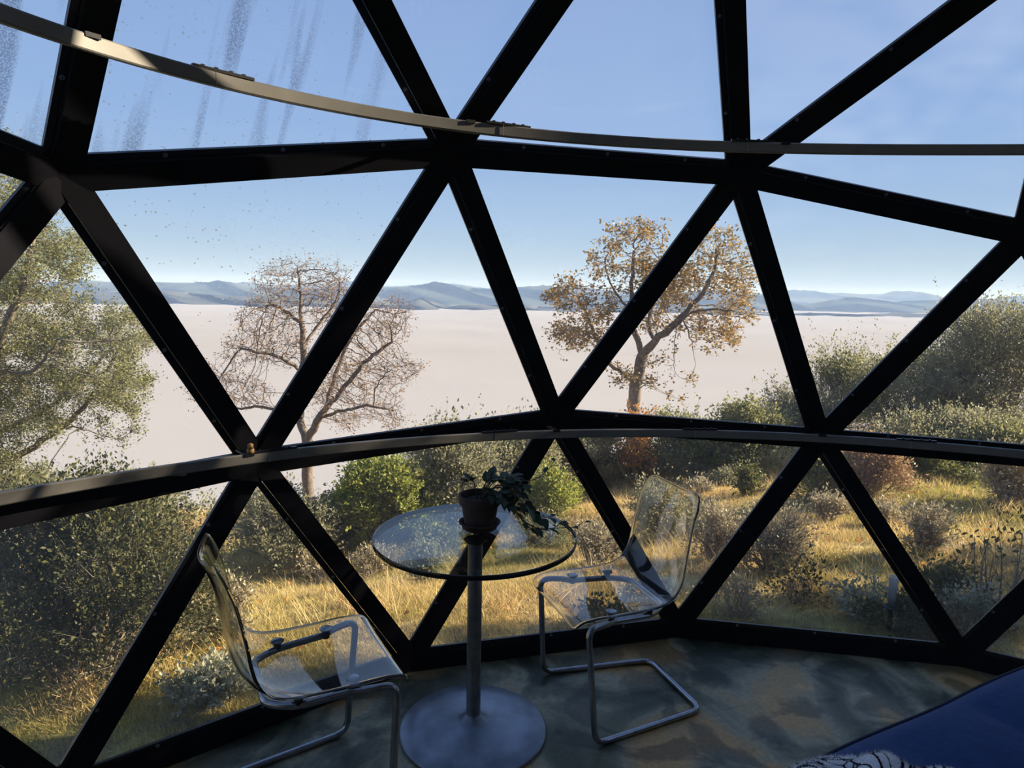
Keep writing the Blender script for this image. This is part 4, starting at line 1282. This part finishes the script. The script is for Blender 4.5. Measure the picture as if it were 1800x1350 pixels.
# ---- rain gauge on a stake outside
q = ground_at(1562, 1110)
t = thing('rain_gauge', 'clear rain gauge tube in a dark holder outside the right lower pane', 'rain gauge', tuple(q))
dq = (q - CAM) @ _fw / FPX
h1 = 44 * dq
M_tube = glass_mat('gauge_plastic', (.80, .88, .95), .30, f0=.30)
MB().tube([(0, 0, -.1), (0, 0, h1)], .012, 8).build('stake', M_dark, t)
MB().lathe([(0, h1), (.036, h1), (.040, h1 + .006), (.036, h1 + .010), (.022, h1 + .012), (.022, h1 + .010), (0, h1 + .008)], 20).build('holder', M_dark, t, angle=40)
MB().lathe([(0, h1 + .012), (.017, h1 + .014), (.019, h1 + .03), (.022, h1 + 57 * dq), (.024, h1 + 58 * dq), (.020, h1 + 57 * dq), (.017, h1 + .03), (0, h1 + .020)], 20).build('tube', M_tube, t, smooth=True)

# ---- blue sofa bed mattress and the fluffy blanket
e1, e2 = at_z(1420, 1348, .42), at_z(1800, 1172, .42)
d = (e2 - e1) / np.linalg.norm(e2 - e1)
nrm = np.array([d[1], -d[0], 0])                  # towards the camera
M_blue = plain('navy_cotton', (.036, .072, .185), .85, noise=.12, scale=45, bump=.15, spec=.2)
M_pipe = plain('dark_navy_piping', (.008, .012, .035), .8)
t = thing('sofa_bed', 'navy blue quilted sofa bed mattress in the lower right corner', 'sofa bed', (float(e1[0]), float(e1[1]), 0), math.atan2(d[1], d[0]))
# local: x along the far edge, -y towards the camera
x0, x1, y1 = -1.15, 1.25, -.95
nx_, ny_ = 70, 44
def puff(x, y):
    q = abs(math.sin(math.pi * (x + .12) / .36)) ** .6 * abs(math.sin(math.pi * (y + .02) / .33)) ** .6
    return .030 * q
o = MB()
g_ = []
for j in range(ny_ + 1):
    for i in range(nx_ + 1):
        x = x0 + (x1 - x0) * i / nx_; y = y1 * j / ny_
        ed = min(x - x0, x1 - x, -y, y - y1)
        rnd = .03 * (1 - min(1, max(0, ed) / .06)) ** 2
        g_.append((x, y + .004 * math.sin(x * 9) * (1 - j / ny_), .447 + puff(x, y) * min(1, ed / .05 + .05) - rnd + .004 * math.sin(x * 3.1 + 1)))
top_n = len(g_)
bord = [i for i in range(nx_ + 1)] + [j * (nx_ + 1) + nx_ for j in range(1, ny_ + 1)] + [ny_ * (nx_ + 1) + i for i in range(nx_ - 1, -1, -1)] + [j * (nx_ + 1) for j in range(ny_ - 1, 0, -1)]
fs_ = [(j * (nx_ + 1) + i, (j + 1) * (nx_ + 1) + i, (j + 1) * (nx_ + 1) + i + 1, j * (nx_ + 1) + i + 1) for j in range(ny_) for i in range(nx_)]
low = [(g_[k][0], g_[k][1], .26) for k in bord]
nb = len(bord)
fs_ += [(bord[k], bord[(k + 1) % nb], top_n + (k + 1) % nb, top_n + k) for k in range(nb)]
fs_.append(tuple(top_n + k for k in range(nb)))
matt = o.add(g_ + low, fs_).build('mattress', M_blue, t, angle=60)
MB().tube([np.array(g_[k]) + [0, .004, -.002] for k in bord], .006, 6, closed=True).build('piping', M_pipe, matt, smooth=True)
M_wframe = plain('dark_wood_frame', (.05, .032, .02), .5, noise=.2, scale=10)
MB().box(((x0 + x1) / 2, y1 / 2, .22), (1, 0, 0), (0, 1, 0), (0, 0, 1), x1 - x0 - .06, -y1 - .06, .08).build('frame', M_wframe, t)
for x in (x0 + .1, x1 - .1):
    for y in (-.1, y1 + .1):
        MB().tube([(x, y, 0), (x, y, .2)], [.02, .028], 10).build('leg', M_wframe, t, angle=40)
SOFA = t
bq = at_z(1618, 1548, .47)
m, N, L, b = mat('white_fleece')
tc = N.new('ShaderNodeTexCoord')
vo = N.new('ShaderNodeTexVoronoi'); vo.feature = 'DISTANCE_TO_EDGE'; vo.inputs['Scale'].default_value = 11
L.new(tc.outputs['UV'], vo.inputs['Vector'])
mr = N.new('ShaderNodeMapRange'); mr.inputs['From Min'].default_value = .035; mr.inputs['From Max'].default_value = .055
L.new(vo.outputs['Distance'], mr.inputs['Value'])
mx = N.new('ShaderNodeMix'); mx.data_type = 'RGBA'
L.new(mr.outputs[0], mx.inputs[0]); mx.inputs[6].default_value = (.012, .013, .02, 1); mx.inputs[7].default_value = (.80, .80, .82, 1)
L.new(mx.outputs[2], b.inputs['Base Color']); b.inputs['Roughness'].default_value = 1; b.inputs['Specular IOR Level'].default_value = .1
M_fleece = m
# a crumpled heap of blanket: a height field over the mattress with folds
t = thing('blanket', 'fluffy white blanket with black line pattern crumpled on the sofa bed', 'blanket', (float(bq[0]), float(bq[1]), .455), math.atan2(d[1], d[0]))
nx_, ny_ = 80, 60
V, UV, F_ = [], [], []
for j in range(ny_ + 1):
    for i in range(nx_ + 1):
        u, v = i / nx_ * 2 - 1, j / ny_ * 2 - 1
        rr = min(1, math.hypot(u, v) if abs(u) > 1e-9 or abs(v) > 1e-9 else 0)
        k = max(abs(u), abs(v)); hy = math.hypot(u, v) + 1e-9
        uu, vv = u * k / hy, v * k / hy
        a = math.atan2(vv, uu)
        ro = .36 * (1 + .10 * math.sin(3 * a + 1) + .07 * math.sin(5 * a + 2))
        x, y = uu * ro * 1.0, vv * ro * 1.0
        edge = 1 - math.hypot(uu, vv)
        h = .085 * (1 - math.exp(-edge * 7)) + .030 * edge ** .5 * math.sin(9 * uu + 4 * vv + 1.5 * math.sin(5 * vv)) + .018 * edge ** .5 * math.sin(17 * vv - 6 * uu + 1)
        V.append((x, y, max(.004, h + .006)))
        UV.append((x * 1.6 + .12 * math.sin(8 * vv), y * 1.6 + .1 * math.sin(7 * uu)))
F_ = [(j * (nx_ + 1) + i, j * (nx_ + 1) + i + 1, (j + 1) * (nx_ + 1) + i + 1, (j + 1) * (nx_ + 1) + i) for j in range(ny_) for i in range(nx_)]
me = bpy.data.meshes.new('cloth')
me.from_pydata(V, [], F_)
uvl = me.uv_layers.new(name='UVMap')
for lp in me.loops: uvl.data[lp.index].uv = UV[lp.vertex_index]
me.polygons.foreach_set('use_smooth', [True] * len(F_))
link('cloth', me, M_fleece, t)
# its pile: short fibres standing off the cloth
V = np.array(V)
g = np.random.default_rng(8)
n_ = 60000
fi = g.integers(0, len(F_), n_)
Fa = np.array(F_)[fi]
wq = g.dirichlet((1, 1, 1, 1), n_)
base = np.einsum('nk,nkc->nc', wq, V[Fa])
nr = np.cross(V[Fa[:, 1]] - V[Fa[:, 0]], V[Fa[:, 3]] - V[Fa[:, 0]]); nr /= np.linalg.norm(nr, axis=1, keepdims=True) + 1e-12
nr = nr + g.normal(0, .45, (n_, 3))
UVa = np.einsum('nk,nkc->nc', wq, np.array(UV)[Fa])
sd = g.normal(size=(n_, 3)); sd /= np.linalg.norm(sd, axis=1, keepdims=True)
ln = g.uniform(.003, .0065, n_)[:, None]
tri = np.stack([base - sd * .0005, base + sd * .0005, base + nr * ln], 1).reshape(-1, 3)
me = array_mesh('pile', tri, 3)
uvl = me.uv_layers.new(name='UVMap')
uvl.data.foreach_set('uv', np.repeat(UVa, 3, axis=0).astype(np.float32).ravel())
tag(link('pile', me, M_fleece, t), kind='stuff')

# ---- water droplets on the fogged panes
M_drop = plain('water_drop', (.9, .94, .97), .03); M_drop.node_tree.nodes['Principled BSDF'].inputs['Transmission Weight'].default_value = 1
M_drop.node_tree.nodes['Principled BSDF'].inputs['IOR'].default_value = 1.33
for f, cnt in (((12, 6, 3), 260), ((42, 3, 12), 170), ((2, 6, 3), 40), ((36, 3, 2), 60)):
    win = bpy.data.objects['window_%d' % (FRONT.index(f) + 1)]
    n = NRM[f]
    a, bb, c_ = (HUB[i] for i in f)
    u = (bb - a) / np.linalg.norm(bb - a); v = np.cross(n, u)
    g = np.random.default_rng(cnt)
    o = MB()
    near3 = HUB[3]
    for i in range(cnt):
        wq = g.dirichlet((1, 1, 1))
        P_ = a * wq[0] + bb * wq[1] + c_ * wq[2]
        P_ = P_ + (near3 - P_) * g.random() ** 2 * .6
        P_ = P_ + ((a + bb + c_) / 3 - P_) * .12 + n * .0240
        r = g.uniform(.0012, .0032)
        rows = []
        for z_, s_ in ((0, 1.0), (.55, .8), (.85, .4)):
            rows += [P_ - n * r * z_ * .6 + (u * math.cos(k) + v * math.sin(k)) * r * s_ for k in np.arange(6) * math.pi / 3]
        rows.append(P_ - n * r * .6)
        o.add(rows, [(q * 6 + k, q * 6 + (k + 1) % 6, (q + 1) * 6 + (k + 1) % 6, (q + 1) * 6 + k) for q in range(2) for k in range(6)] + [(12 + k, 12 + (k + 1) % 6, 18) for k in range(6)])
    tag(o.build('water_droplets', M_drop, win, smooth=True), kind='stuff')
